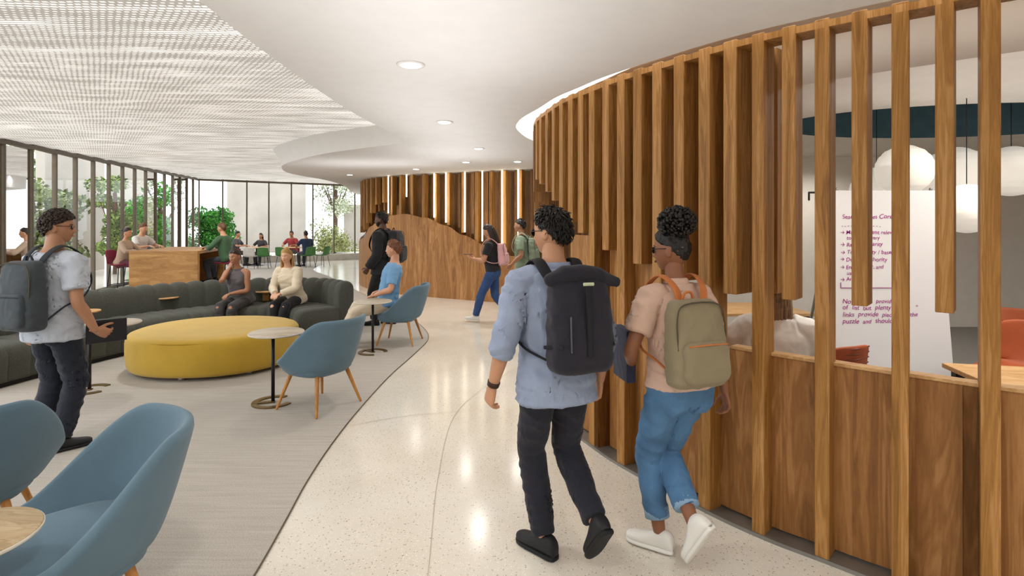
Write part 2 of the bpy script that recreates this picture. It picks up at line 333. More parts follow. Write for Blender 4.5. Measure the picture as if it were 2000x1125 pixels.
for x,y,e in ((-4,2,115),(-4.5,7,125),(-8,5,90),(-6.5,12,150),(-8,17,150),(-10,21,120),(-7.,24,90)):
    spot((x,y,pz(x,y)-.03),e,160,.12,(1,.99,.97))  # lounge spots without fixtures, set to brighten the lounge
for x,y,e in ((2.6,3.4,70),(1.75,3.75,30),(3.8,4.,75),(2.,5.6,70),(6.5,4,90),(4.8,7.9,90)): spot((x,y,inz-.03),e,160,.1)  # room spots without fixtures, one added to brighten the seated woman
def ceiling_fill_light(x,y,sx,sy,e,z=2.1):  # unseen area lights added in mid-air to brighten the ceiling, no fixture
    l=bpy.data.lights.new('ceiling_fill_light','AREA'); l.shape='RECTANGLE'; l.size=sx; l.size_y=sy; l.energy=e; l.color=(.97,.98,1)
    o=bpy.data.objects.new('ceiling_fill_light',l); C.objects.link(o); o.location=(x,y,z); o.rotation_euler=(PI,0,0)
for x,y,sx,sy,e in ((.1,-1.2,1.8,3.,15),(-.35,2.2,1.0,3.2,12),(-.75,5.6,.7,3.4,10),(-.9,8.4,1.,2.,8),(-2.6,10.,2.2,1.2,9),(4.6,4,4,2,10)): ceiling_fill_light(x,y,sx,sy,e,1.9 if sx<4 else 2.2)
# ================================================================ SLATTED SCREENS
def slat(parent,p,t,n,z0,z1,w=.058,d=.16,m=W_SLAT,name='slat'):
    bm=NB(); c=n*(d/2); box(bm,(0,0,(z1-z0)/2),(w,d,z1-z0),0,.003,1)
    return obj(name,bm,m,parent,(p.x+c.x,p.y+c.y,z0),math.atan2(t.y,t.x),smooth=False)
scr=empty('wood_screen','tall curved oak slat screen along the right side of the corridor','screen')
def frame_at(P,i):
    t=(V(P[min(i+1,len(P)-1)])-V(P[max(i-1,0)])).normalized(); return V((P[i][0],P[i][1])),t,V((-t.y,t.x))
DN=cr(SCR,60)
ZB=[(1000,2.3),(1045,2.12),(1065,1.97),(1095,1.76),(1130,1.6),(1160,1.5),(1240,1.4),(1320,1.32),(1400,1.27),(2400,1.27)]
def zbf(px):
    for (a,b),(c,d) in zip(ZB,ZB[1:]):
        if px<=c: return lerp(b,d,max(0,(px-a)/(c-a)))
    return 1.27
pxs=[2040,1935,1845,1758,1678,1605,1540,1480,1425,1375,1325,1283,1245,1212,1182,1155,1133,1113,1095,1080,1067,1055,1047]
i_end=min(range(len(DN)),key=lambda i:abs(DN[i][1]-5.42))
for q,px in enumerate(pxs):
    best=min(range(i_end,len(DN)),key=lambda i:abs(DN[i][0]/DN[i][1]*F+1000-px))
    p,t,n=frame_at(DN,best); full=(q%2==1) and px>=1130
    slat(scr,p,t,n,0. if full else zbf(px),sz(p.y)+.01,w=.064 if px>1450 else .078,d=.13 if px>1450 else .17)
last=None
for i in range(i_end,0,-1):
    p,t,n=frame_at(DN,i)
    if last is None or (p-last).length>.17:
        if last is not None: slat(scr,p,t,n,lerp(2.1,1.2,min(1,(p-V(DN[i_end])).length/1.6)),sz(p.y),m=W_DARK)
        last=p
for i in range(len(DN)-1,0,-1):
    p,t,n=frame_at(DN,i)
    if p.x<2.3: break
    if (p-last).length>.19: slat(scr,p,t,n,0 if random.random()<.5 else 1.27,sz(p.y)); last=p
last=None
for i in range(i_end-10,len(DN)):
    p,t,n=frame_at(DN,i)
    if p.x>1.3: break
    if last is None or (p-last).length>.12:
        pp=p+n*.22+t*.05
        slat(scr,pp,t,n,max(1.25,zbf(1000+p.x/p.y*F)),sz(p.y)-.02,m=W_SLAT,w=.10,d=.06); last=p
def ribbon(P,d0,d1,z0,z1):
    bm=NB(); a=offs(P,d0);b=offs(P,d1); zz0=z0 if callable(z0) else (lambda i,p:z0); zz1=z1 if callable(z1) else (lambda i,p:z1)
    A0=[V((p.x,p.y,zz0(i,p))) for i,p in enumerate(a)];A1=[V((p.x,p.y,zz1(i,p))) for i,p in enumerate(a)];B0=[V((p.x,p.y,zz0(i,p))) for i,p in enumerate(b)];B1=[V((p.x,p.y,zz1(i,p))) for i,p in enumerate(b)]
    strip(bm,A0,A1);strip(bm,A1,B1);strip(bm,B1,B0);strip(bm,B0,A0)
    for q in (0,-1): bm.faces.new([bm.verts.new(x[q]) for x in (A0,A1,B1,B0)])
    bmesh.ops.remove_doubles(bm,verts=bm.verts[:],dist=.0005); return bm
obj('head_rail',ribbon(SCD,.0,.15,lambda i,p:sz(p.y)-.035,lambda i,p:sz(p.y)),W_SLAT,scr,smooth=False)
def ltop(p):
    px=1000+p[0]/p[1]*F; return .95+.62*sst(1420,1230,px)
low=[p for p in DN if p[1]<4.5 and p[0]<3.6]; la=arcs(low); seg=[]; cur=[];nx=.62
for p,s_ in zip(low,la):
    cur.append(p)
    if s_>nx: seg.append(cur); cur=[p]; nx+=.42
seg.append(cur)
for s_ in seg:
    if len(s_)<3: continue
    s2=s_[::4]+[s_[-1]] if len(s_)>8 else s_
    obj('wall_panel',ribbon(s2,.10,.14,.03,lambda i,p:ltop(p)),W_PANEL,scr,smooth=False)
obj('cap_rail',ribbon([p for p in low[::6] if p[0]/p[1]*F>405],.09,.16,lambda i,p:ltop(p),lambda i,p:ltop(p)+.015),W_LIGHT,scr,smooth=False)
obj('floor_track',ribbon(low[::6],-.01,.16,.0,.02),mm('grey_metal','8b8984',rough=.4,metal=.6),scr,smooth=False)
FW=[(-5.3,19.5),(-4.75,17),(-4.3,15.2),(-3.7,13.95),(-2.9,13.05),(-2.1,12.5),(-1.14,11.95),(0,11.35),(.7,10.95),(1.6,10.4)]
FD=cr(FW,30)
far=empty('wood_screen','far curved oak wall with hanging slats and vertical light strips','screen')
tz=[(690,.95),(708,1.3),(724,1.62),(745,1.86),(790,1.92),(830,1.83),(870,1.65),(905,1.43),(950,1.21),(1000,1.0),(1045,.95),(1300,.95)]
def tzf(p):
    px=1000+p[0]/p[1]*F
    for (a,b),(c,d) in zip(tz,tz[1:]):
        if px<=c: return lerp(b,d,sst(0,1,max(0,(px-a)/(c-a))))
    return .95
f2=FD[::3]
obj('wall_panel',ribbon(f2,-.02,.0,0,lambda i,p:tzf(p)),W_PANEL,far,smooth=False)
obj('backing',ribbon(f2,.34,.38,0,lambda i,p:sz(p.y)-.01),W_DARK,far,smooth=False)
last=None;q=0
for i in range(2,len(FD)-1):
    p,t,n=frame_at(FD,i)
    if last is None or (p-last).length>.165:
        q+=1; last=p
        zb=tzf(p)-.08+random.random()*.16
        px=1000+p.x/p.y*F
        if px<760: zb=tzf(p)+.12+.35*random.random()
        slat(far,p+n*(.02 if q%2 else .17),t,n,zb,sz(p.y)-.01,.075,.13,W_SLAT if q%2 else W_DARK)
for px in (760,795,850,872,908,943,982,1012):
    i=min(range(len(FD)),key=lambda i:abs(FD[i][0]/FD[i][1]*F+1000-px)); p,t,n=frame_at(FD,i)
    bm=NB(); z0=tzf(p)+.1*random.random()+ (.3 if px in(795,) else 0); box(bm,(0,0,(sz(p.y)-z0)/2),(.022,.02,sz(p.y)-z0-.03)); obj('light_strip',bm,LED,far,(p.x-n.x*.02,p.y-n.y*.02,z0),math.atan2(t.y,t.x),smooth=False)
# ================================================================ OUTSIDE
bm=NB(); poly(bm,[V((-60,-20,-.06)),V((30,-20,-.06)),V((30,70,-.06)),V((-60,70,-.06))]); tag(obj('ground',bm,CONC,smooth=False),kind='structure')
def slab(name,a,b,h,lab,m=CONC):
    bm=NB(); a=V((*a,0));b=V((*b,0)); c=(a+b)/2; box(bm,(0,0,h/2),((b-a).length,.25,h),0,.02); return tag(obj(name,bm,m,None,(c.x,c.y,-.05),math.atan2(b.y-a.y,b.x-a.x),smooth=False),lab,'garden wall')
PALE=mat('pale_render','a8a096',rough=.9,var=.12,vs=.7)
slab('garden_wall',(-14.3,16.3),(-15.6,20.4),5.5,'pale tall wall outside the left windows behind the standing man',PALE)
slab('garden_wall',(-18.3,24.5),(-19,28),5.5,'pale wall outside the left windows beyond the counter',PALE)
slab('garden_wall',(-17.5,33),(-13.6,35.4),6.5,'pale wall outside the far windows',PALE)
slab('garden_wall',(-12.2,39),(-8.4,40),3.2,'low pale wall outside the rightmost far windows',PALE)
def tree(loc,h,r,trunk,lab,cols=('3c5a22','55762f'),n=2600,lo=.35,group=None):
    e=empty('tree',lab,'tree',loc,0,group)
    bm=NB(); tube(bm,cr([(0,0,-.05),(.05,.03,h*.4),(-.03,.05,h*.8)],4),trunk,8)
    for k in range(5):
        a=k*1.3; tube(bm,[(0,0,h*.35),(r*.5*math.cos(a),r*.5*math.sin(a),h*.7)],[trunk*.6,trunk*.2],6)
    obj('trunk',bm,mm('bark','5b4636',rough=.95,bump=.6,bs=30),e)
    rd=random.Random(sum(map(ord,lab)))
    cl=[V((rd.uniform(-.6,.6)*r,rd.uniform(-.6,.6)*r,h*rd.uniform(lo+.1,.9))) for _ in range(14)]
    for ci,cc in enumerate(cols):
        bm=NB()
        for _ in range(n//2):
            c=rd.choice(cl); d=V((rd.gauss(0,1),rd.gauss(0,1),rd.gauss(0,1))).normalized()*r*.48*rd.random()**.4; p=c+V((d.x,d.y,d.z*.8)); p.z=max(p.z,.1)
            u=V((rd.gauss(0,1),rd.gauss(0,1),rd.gauss(0,1))).normalized(); v=u.orthogonal().normalized(); s_=rd.uniform(.05,.1)*(.7+r*.25)
            bm.faces.new([bm.verts.new(x) for x in (p-u*s_,p+v*s_*.5,p+u*s_,p-v*s_*.5)])
        obj('foliage',bm,mm('leaf_'+cc,cc,rough=.7,var=.35,vs=2,spec=.2),e,smooth=False,rec=False)
G='trees and shrubs outside the windows'
tree(at(45,13.0),2.8,1.1,.05,'loose olive shrub outside the leftmost windows',('64713c','8a9560'),4600,.05,G)
tree(at(-20,18),4.6,2.,.1,'tall pale tree outside the left edge',('7c8a5a','a3ac84'),4600,.1,G)
tree(at(224,18.2),3.4,.75,.06,'narrow green shrub outside windows behind the two at the counter',('53692c','7d9148'),2800,.1,G)
tree(at(312,24.6),3.5,1.5,.09,'dense bright green tree outside behind the wooden counter',('2f6a1c','4c8f2a'),8000,.1,G)
tree(at(418,27),2.5,1.3,.08,'rounded dark green bush outside, left of the far windows',('28581c','3f7d2a'),5600,.1,G)
tree(at(655,37),6.5,1.9,.12,'pale tree outside the far windows',('8f9878','b3b79c'),3600,.3,G)
tree(at(655,33),1.6,1.7,.05,'low olive bush outside the far right windows',('6e7442','8e8f5c'),2600,.0,G)
# ================================================================ FURNITURE
def lounge_chair(loc,rz,label):
    e=empty('lounge_chair',label,'armchair',loc,rz,'blue lounge chairs')
    bm=NB(); nu,nv=40,8; rows=[]
    for i in range(nu+1):
        u=-1+2*i/nu; ph=R(-90+u*116); h=.47+.36*(1-sst(.36,1.,abs(u))); row=[]
        for j in range(nv+1):
            v=j/nv; k_=v**.75
            bx_=V((.25*math.cos(ph),.25*math.sin(ph))); tx=V((.37*math.cos(ph),.35*math.sin(ph)-.05*(1-sst(.3,.9,abs(u)))))
            q=bx_.lerp(tx,k_); row.append(bm.verts.new((q.x,q.y+.02,.36+(h-.36)*v)))
        rows.append(row)
    for i in range(nu):
        for j in range(nv): bm.faces.new((rows[i][j],rows[i+1][j],rows[i+1][j+1],rows[i][j+1]))
    obj('backrest',None,BLUEF,e,me=solid(bm,.05))
    bm=NB(); rg=[]
    for z,s_ in ((.30,.55),(.315,.86),(.35,1.),(.41,1.02),(.445,.96),(.455,.8)): rg.append((V((0,.045,z)),V((.265*s_,0,0)),V((0,.265*s_,0))))
    loft(bm,rg,40,3.); obj('seat',bm,BLUEF,e)
    for sx in (-1,1):
        for sy in (-1,1):
            bm=NB(); tube(bm,[(sx*.17,sy*.16+.02,.33),(sx*.26,sy*.25+.02,.006)],[.02,.011],10); obj('leg',bm,W_LEG,e)
    bm=NB()
    for sx in (-1,1): tube(bm,[(sx*.17,-.15,.32),(sx*.17,.19,.32)],.013,8)
    tube(bm,[(-.17,.02,.32),(.17,.02,.32)],.013,8); obj('underframe',bm,W_LEG,e)
    return e
lounge_chair((-1.74,4.9,.006),R(62),'blue lounge chair beside the yellow ottoman, seen from behind')
lounge_chair((-1.55,7.55,.006),R(85),'blue lounge chair with the man in a light blue shirt seated in it')
lounge_chair((-1.70,2.1,.006),R(134),'blue lounge chair in the foreground turned towards the round side table')
lounge_chair((-2.66,2.60,.006),R(35),'blue lounge chair cut off by the left edge, seen from behind')
def side_table(loc,z,r,po,rz,label,tm=None):
    e=empty('side_table',label,'side table',loc,rz,'round side tables on thin poles')
    bm=NB(); lathe(bm,[(r-.006,z-.02),(r,z-.015),(r,z-.004),(r-.004,z)],(0,0,0),48); obj('tabletop',bm,tm or W_TOP,e)
    bm=NB(); lathe(bm,[(r+.001,z-.016),(r+.003,z-.014),(r+.003,z-.006),(r+.001,z-.004)],(0,0,0),48); obj('rim',bm,mm('pale_rim','d5cdbf'),e)
    bm=NB(); tube(bm,[(po,0,.01),(po,0,z-.02)],.016,12,rnd=False); obj('pole',bm,BLACK,e)
    P=[(po+.16*math.cos(R(50+x*280/30)),.16*math.sin(R(50+x*280/30))) for x in range(31)]
    obj('base',ribbon(P,-.025,.025,0,.012),BRASS,e,smooth=False)
    bm=NB(); box(bm,(po-.08,0,.008),(.2,.045,.012)); obj('base_arm',bm,BRASS,e,smooth=False)
    return e
side_table((-2.19,5.0,.006),.655,.24,-.03,R(20),'round side table between the ottoman and the nearest blue chair')
side_table((-1.8,6.95,.006),.67,.24,0,R(-40),'round side table in front of the man in light blue shirt')
side_table((-4.02,5.4,.006),.67,.25,-.2,R(10),'round side table in front of the standing man with the tablet')
side_table((-1.83,1.8,.006),.60,.2,-.05,0,'wood topped side table in the bottom left corner',wood('table_oak','8c7558','b39b78','cbb694',st=(2,12,12)))
e=empty('ottoman','large oval mustard yellow ottoman in front of the curved sofa','ottoman',(-3.52,6.42,.006))
bm=NB(); lathe(bm,[(.93,.035),(.965,.045),(.985,.08),(1.,.2),(1.,.34),(.99,.395),(.965,.422),(.92,.437),(.7,.442),(.3,.444)],(0,0,0),72,.91,.83,2.15); obj('cushion',bm,YELF,e)
bm=NB(); P=[(.99*.91*math.cos(2*PI*k/72),.99*.83*math.sin(2*PI*k/72),.398) for k in range(73)]; tube(bm,P,.006,6,rnd=False); obj('piping',bm,mm('mustard_dark','a5821a',rough=.8),e)
for x,y in ((-.6,-.45),(0,-.7),(.6,-.45),(-.6,.45),(.6,.45)):
    bm=NB(); lathe(bm,[(.03,0),(.035,.04)],(x,y,0),12); obj('foot',bm,mm('pale_metal','c9c4ba',rough=.4,metal=.5),e)
SO=cr([(-5.98,5.35),(-5.85,6.2),(-5.62,7.1),(-5.15,8.0),(-4.45,8.62),(-3.65,8.86),(-2.95,8.72),(-2.42,8.2)],14)
e=empty('sofa','long curved charcoal channel tufted sofa behind the yellow ottoman','sofa')
def resam(P,ds):
    a=arcs(P); L=a[-1]; n=int(L/ds); o=[];j=0
    for i in range(n+1):
        s_=L*i/n
        while j<len(a)-2 and a[j+1]<s_: j+=1
        t=(s_-a[j])/(a[j+1]-a[j]); o.append(V(P[j]).lerp(V(P[j+1]),t))
    return o
SOr=resam(SO,.018)
def sweep(P,prof,cen,amp,per):
    bm=NB(); rows=[]; s_=0
    for i,p in enumerate(P):
        t=(P[min(i+1,len(P)-1)]-P[max(i-1,0)]).normalized(); n=V((t.y,-t.x))
        if i: s_+=(p-P[i-1]).length
        ed=min(i,len(P)-1-i)*.018; endk=math.sqrt(max(0.,1-(1-min(1,ed/.07))**2))*.12+.88
        b=abs(math.sin(PI*s_/per))**.3; row=[]
        for u,z in prof:
            k=1-amp*(1-b)*(1. if z>.07 else .2); uu=cen[0]+(u-cen[0])*k*endk; zz=cen[1]+(z-cen[1])*(k if z>.1 else 1)*(endk if z>.1 else 1)
            row.append(bm.verts.new((p.x+n.x*uu,p.y+n.y*uu,zz)))
        rows.append(row)
    m=len(prof)
    for i in range(len(rows)-1):
        for k in range(m): bm.faces.new((rows[i][k],rows[i][(k+1)%m],rows[i+1][(k+1)%m],rows[i+1][k]))
    bm.faces.new(rows[0]);bm.faces.new(rows[-1][::-1]); return bm
pb=cr([(0,.06),(-.01,.3),(-.02,.68),(.01,.77),(.09,.805),(.18,.785),(.23,.70),(.24,.5),(.23,.3),(.22,.06)],3)
ps=cr([(.2,.06),(.19,.25),(.2,.40),(.3,.435),(.5,.44),(.72,.435),(.82,.40),(.855,.31),(.85,.18),(.84,.06)],3)
obj('backrest',sweep(SOr,pb,(.11,.4),.15,.235),SOFAF,e); obj('seat',sweep(SOr,ps,(.5,.2),.09,.235),SOFAF,e)
obj('plinth',ribbon([tuple(p) for p in SOr[::8]],-.8,-.04,.006,.07),BLACK,e,smooth=False)
for px,py,lab in ((325,580,'small round wooden table set into the sofa, left of the woman resting her chin'),(521,568,'small round wooden table set into the sofa between the two seated women'),(165,607,'small round wooden table set into the sofa behind the standing man')):
    c=gp(px,py,.60)
    e2=empty('side_table',lab,'side table',(c.x,c.y,.44),0,'small round tables set into the sofa')
    bm=NB(); lathe(bm,[(.155,.14),(.165,.146),(.165,.158),(.16,.162)],(0,0,0),32); obj('tabletop',bm,W_LIGHT,e2)
    bm=NB(); box(bm,(0,0,.07),(.1,.1,.14),0,.008); obj('stem',bm,W_COUNT,e2)
e=empty('counter','high oak counter by the left windows with people seated around it','counter')
def prism(bm,P,z0,z1):
    a=[bm.verts.new((x,y,z0)) for x,y in P]; b=[bm.verts.new((x,y,z1)) for x,y in P]; n=len(P)
    bm.faces.new(a[::-1]);bm.faces.new(b)
    for i in range(n): bm.faces.new((a[i],a[(i+1)%n],b[(i+1)%n],b[i]))
FL,FR,BR,BL=(-8.55,12.0),(-7.08,12.1),(-7.72,14.5),(-9.2,14.5)
bm=NB(); prism(bm,[FL,FR,BR,BL],1.0,1.07); obj('countertop',bm,W_COUNT,e,smooth=False)
bm=NB(); prism(bm,[FL,FR,(FR[0]-.02,FR[1]+.12),(FL[0]-.02,FL[1]+.12)],.006,1.0); obj('front_panel',bm,W_COUNT,e,smooth=False)
bm=NB(); prism(bm,[(BL[0],BL[1]-.12),(BR[0],BR[1]-.12),BR,BL],.006,1.0); obj('end_panel',bm,W_COUNT,e,smooth=False)
bm=NB(); prism(bm,[(-7.85,12.2),(-7.72,12.2),(-8.3,14.4),(-8.45,14.4)],.006,1.0); obj('centre_panel',bm,W_DARK,e,smooth=False)
def shell_chair(loc,rz,h,m,lm,label,cat,group,name='dining_chair'):
    e=empty(name,label,cat,loc,rz,group)
    pr=cr([(.21,h-.02),(.17,h+.01),(0,h-.01),(-.16,h+.01),(-.22,h+.1),(-.25,h+.25),(-.27,h+.36)],3); bm=NB(); rows=[]
    for i,(y,z) in enumerate(pr):
        t=i/(len(pr)-1); w=.23-.03*sst(.5,1,t) - .04*sst(.1,0,t); row=[]
        for j in range(9):
            s_=-1+j/4; row.append(bm.verts.new((s_*w,y+(.06*s_*s_ if t>.6 else 0),z+(.035*s_*s_ if t<.6 else -.03*s_**4))))
        rows.append(row)
    for i in range(len(rows)-1):
        for j in range(8): bm.faces.new((rows[i][j],rows[i][j+1],rows[i+1][j+1],rows[i+1][j]))
    obj('seat_shell',None,m,e,me=solid(bm,.022))
    for sx in (-1,1):
        for sy in (-1,1):
            bm=NB(); tube(bm,[(sx*.15,sy*.14,h-.03),(sx*.2,sy*.2,.01)],[.011,.009],8); obj('leg',bm,lm,e)
    if name=='meeting_chair' and m!=WCH:
        for j in range(7): bm=NB(); z=h+.12+j*.036; y=-.245-.02*j/6; tube(bm,[(-.18,y+.035,z),(0,y-.016,z+.004),(.18,y+.035,z)],.006,6); obj('back_slat',bm,mm('rust_dark','7d3a1c',rough=.5),e)
    if h>.6:
        bm=NB(); z=.28; tube(bm,[(x,y,z) for x,y in ((.18,.18),(-.18,.18),(-.18,-.18),(.18,-.18),(.18,.18))],.008,6); obj('footrest',bm,lm,e)
    return e
MAROON=mat('maroon','8a2440',rough=.6); GREEN=mat('chair_green','48763c',rough=.6); ORANGE=mat('orange_shell','a8512a',rough=.55); WCH=mat('white_shell','cfc9bf',rough=.6)
shell_chair((-9.06,12.45,.006),R(-85),.72,MAROON,BLACK,'maroon bar stool under the woman in beige at the counter','bar stool','maroon bar stools','bar_stool')
shell_chair((-9.45,13.5,.006),R(-85),.72,MAROON,BLACK,'maroon bar stool under the man in the white tee at the counter','bar stool','maroon bar stools','bar_stool')
shell_chair((-6.88,13.0,.006),R(88),.72,MAROON,BLACK,'maroon bar stool under the man in the green shirt','bar stool','maroon bar stools','bar_stool')
def round_table(loc,r,z,label,m=W_LIGHT):
    e=empty('round_table',label,'table',loc)
    bm=NB(); lathe(bm,[(r-.01,z-.03),(r,z-.02),(r,z-.005),(r-.01,z)],(0,0,0),40); obj('tabletop',bm,m,e)
    bm=NB(); tube(bm,[(0,0,.02),(0,0,z-.03)],.035,12,rnd=False); obj('pole',bm,BLACK,e)
    bm=NB(); lathe(bm,[(.28,0),(.27,.015),(.04,.03)],(0,0,0),32); obj('base',bm,BLACK,e)
round_table((-9.05,21.9,.006),.46,.75,'round cafe table with the man in red near the far windows'); round_table((-10.4,21.9,.006),.40,.75,'round cafe table left of the green chairs near the far windows')
for px,d,rz,m,lab in ((516,20.6,10,GREEN,'green cafe chair at the near side of the left cafe table'),(553,20.9,-15,GREEN,'green cafe chair second from left, back turned to the camera'),(602,21.1,50,GREEN,'green cafe chair under the man in navy'),(630,21.4,75,GREEN,'green cafe chair rightmost of the cafe group'),(490,20.4,5,WCH,'white cafe chair leftmost beside the green chairs'),(459,21.9,-85,WCH,'pale cafe chair under the man in the striped top'),(512,22.85,180,WCH,'pale cafe chair under the far woman'),(572,22.95,175,MAROON,'dark red cafe chair under the man in red')):
    p=at(px,d,.006); shell_chair(p,R(rz),.45,m,BLACK,lab,'chair','cafe chairs near the far windows')
def rect_table(loc,sx,sy,z,label,rz=0,m=W_LIGHT):
    e=empty('meeting_table',label,'table',loc,rz)
    bm=NB(); box(bm,(0,0,z-.015),(sx,sy,.03),0,.004); obj('tabletop',bm,m,e,smooth=False)
    for a in (-1,1):
        for b in (-1,1): bm=NB(); box(bm,(a*(sx/2-.06),b*(sy/2-.06),(z-.03)/2),(.05,.05,z-.03)); obj('leg',bm,BLACK,e,smooth=False)
rect_table((3.25,3.1,.006),1.1,.5,.76,'light wood table at the right edge behind the low oak wall',R(-12))
rect_table((2.35,5.9,.006),1.5,.8,.74,'light wood meeting table beyond the seated woman')
shell_chair((2.14,3.75,.006),R(20),.5,ORANGE,BLACK,'orange chair right of the seated woman in white','chair','orange meeting chairs','meeting_chair')
shell_chair((1.85,5.0,.006),R(200),.5,ORANGE,BLACK,'orange chair beyond the seated woman, left of the meeting table','chair','orange meeting chairs','meeting_chair')
shell_chair((3.75,3.95,.006),R(120),.56,ORANGE,BLACK,'brown orange chair right of the whiteboard at frame edge','chair','orange meeting chairs','meeting_chair')
shell_chair((4.6,4.9,.006),R(150),.5,ORANGE,BLACK,'orange chair farther back at the right edge','chair','orange meeting chairs','meeting_chair')
shell_chair((1.58,3.22,.006),R(-18),.44,WCH,BLACK,'chair under the woman in white in the meeting room','chair',None,'meeting_chair')
WD=4.4
def wb(px,py): return (px-1000)*WD/F,CH-(py-HY)*WD/F
e=empty('whiteboard','tall white flip board with purple handwriting behind the screen','whiteboard')
bm=NB(); q=[wb(*a) for a in ((1630,372),(1834,372),(1864,745),(1598,725))]
v1=[bm.verts.new((x,WD,z)) for x,z in q];v2=[bm.verts.new((x,WD+.02,z)) for x,z in q]; bm.faces.new(v1);bm.faces.new(v2[::-1])
for i in range(4): bm.faces.new((v1[i],v1[(i+1)%4],v2[(i+1)%4],v2[i]))
obj('board',bm,mat('board_white','e6e4e4',rough=.5,var=.01,emit=.02),e,smooth=False)
for px in (1612,1850):
    x,_=wb(px,0); xt,_=wb(1640 if px<1700 else 1825,0)
    bm=NB(); tube(bm,[(x,WD+.04,.01),(xt,WD+.04,1.95)],.012,8); obj('leg',bm,mm('grey_metal','8b8984'),e)
    bm=NB(); tube(bm,[(x,WD+.5,.01),(xt,WD+.05,1.9)],.012,8); obj('leg',bm,mm('grey_metal','8b8984'),e)
bm=NB(); x,z=wb(1580,376); tube(bm,[(x,WD,z),(x+.2,WD,z)],.008,8); tube(bm,[(x,WD,z),(x,WD,z-.06)],.008,8); obj('clip',bm,BLACK,e)
INK=mat('purple_ink','a01084',rough=.7,var=.02,spec=.1)
rt=random.Random(4)
def text(s,px,py,size,parent,m=INK):
    x0,z0=wb(px,py); bm=NB(); cx=0
    for wd in s.split(' '):
        if not wd: cx+=size*.28; continue
        cu=bpy.data.curves.new('t','FONT'); cu.body=wd; cu.size=size*rt.uniform(.94,1.06); cu.shear=rt.uniform(.0,.2); cu.space_character=1.0; cu.offset=.0002
        me=evalo(bpy.data.objects.new('t',cu)); n0=len(bm.verts); bm.from_mesh(me); bm.verts.ensure_lookup_table(); dy=rt.uniform(-.003,.003); mxx=0
        for v in bm.verts[n0:]: mxx=max(mxx,v.co.x); v.co.x+=cx; v.co.y+=dy+.002*math.sin(v.co.x*95)
        bpy.data.meshes.remove(me); cx+=mxx+size*.28
    ob=obj('handwriting',bm,m,parent,(x0,WD-.002,z0),rec=False,smooth=False); ob.rotation_euler=(R(90),0,0); return ob
for s,px,py,sc in (('Search Engines Core',1645,427,.050),('- - - - - - - - - - - - -',1643,444,.043),('→ Match content relevance',1640,457,.045),('to  user  query',1653,468,.045),('→ Rank popularity',1640,481,.046),('→ Topic quality / based on',1640,496,.046),('→ Domain authority',1640,510,.046),('→ Engage user, and',1640,525,.046),('use',1653,537,.046),('→ An',1640,549,.046),('Not  it  will  provide',1645,592,.051),('of  list  but  plenty  of  "o   "',1645,605,.051),('links  provide  pieces  of  the',1645,618,.051),("puzzle  and  shouldn't  be",1645,631,.052)):
    text(s,px,py,sc,e)
bm=NB()
for a,b in (((1642,552),(1642,562)),((1642,562),(1766,562)),((1766,562),(1766,568)),((1700,562),(1700,580))):
    x0,z0=wb(*a);x1,z1=wb(*b); tube(bm,[(x0,WD-.003,z0),(x1,WD-.003,z1)],.0025,5)
obj('handwriting',bm,INK,e)
GLB=mat('paper_globe','f1ece2',rough=.9,var=.03,emit=.3)
for px,py,d,r,lab in ((1766,332,5.,.235,'white globe pendant, leftmost of the meeting room cluster'),(1866,345,5.4,.30,'large white globe pendant in the middle of the cluster'),(1888,408,4.7,.22,'lower white globe pendant under the middle one'),(1975,335,5.25,.25,'white globe pendant at the right edge'),(1712,372,6.2,.27,'white globe pendant behind the leftmost one')):
    x=(px-1000)/F*d; z=CH-(py-HY)/F*d
    e=empty('pendant_lamp',lab,'pendant lamp',(x,d,z),0,'white globe pendants in the meeting room')
    bm=NB(); ell(bm,(0,0,0),(r,r,r*.97),seg=48)
    for v in bm.verts: v.co*=1+.012*math.sin(v.co.z/r*28)
    obj('shade',bm,GLB,e)
    bm=NB(); tube(bm,[(0,0,r*.95),(0,0,inz+.42-z if ((x-CX)/RX)**2+((d-CY)/RY)**2<1 else inz-z)],.004,6); obj('cord',bm,BLACK,e)
# ================================================================ PEOPLE
def hp(x,y,z):
    rho=math.sqrt(max(0,1-x*x)); cb=abs(y)/rho if rho>1e-6 else 0; cb=min(1,cb)
    if y>0: Yv=.094*rho*(cb**(.58 if z<0 else .85))
    else: Yv=-.1*abs(y)*(1-.34*max(0,-z))
    Xv=.075*x*(1-.30*max(0,-z)**1.7)*(1+.05*max(0,-y)); Zv=.118*z
    if y<=0: return V((Xv,Yv,Zv))
    w=y**.5; ex=math.exp
    g=lambda a,b,c,d: ex(-((x-a)/c)**2-((z-b)/d)**2)
    Yv+=w*(.006*g(0,.2,.5,.1)-.012*(g(.37,.03,.16,.10)+g(-.37,.03,.16,.10))+.009*g(0,-.02,.1,.16)+.024*g(0,-.24,.11,.1)+.008*(g(.13,-.28,.07,.06)+g(-.13,-.28,.07,.06))
        +.007*g(0,-.47,.22,.04)+.008*g(0,-.56,.2,.04)-.005*g(0,-.515,.22,.02)+.01*g(0,-.82,.24,.13)+.004*(g(.48,-.25,.2,.2)+g(-.48,-.25,.2,.2)))
    return V((Xv,Yv,Zv))
def sph(fn,nu=64,nv=48):
    bm=NB(); rows=[]
    for j in range(1,nv):
        th=PI*j/nv; rows.append([bm.verts.new(fn(math.sin(th)*math.cos(2*PI*i/nu),math.sin(th)*math.sin(2*PI*i/nu),math.cos(th))) for i in range(nu)])
    t=bm.verts.new(fn(0,0,1)); b=bm.verts.new(fn(0,0,-1))
    for j in range(len(rows)-1):
        for i in range(nu): bm.faces.new((rows[j][i],rows[j+1][i],rows[j+1][(i+1)%nu],rows[j][(i+1)%nu]))
    for i in range(nu): bm.faces.new((t,rows[0][i],rows[0][(i+1)%nu])); bm.faces.new((rows[-1][(i+1)%nu],rows[-1][i],b))
    return bm
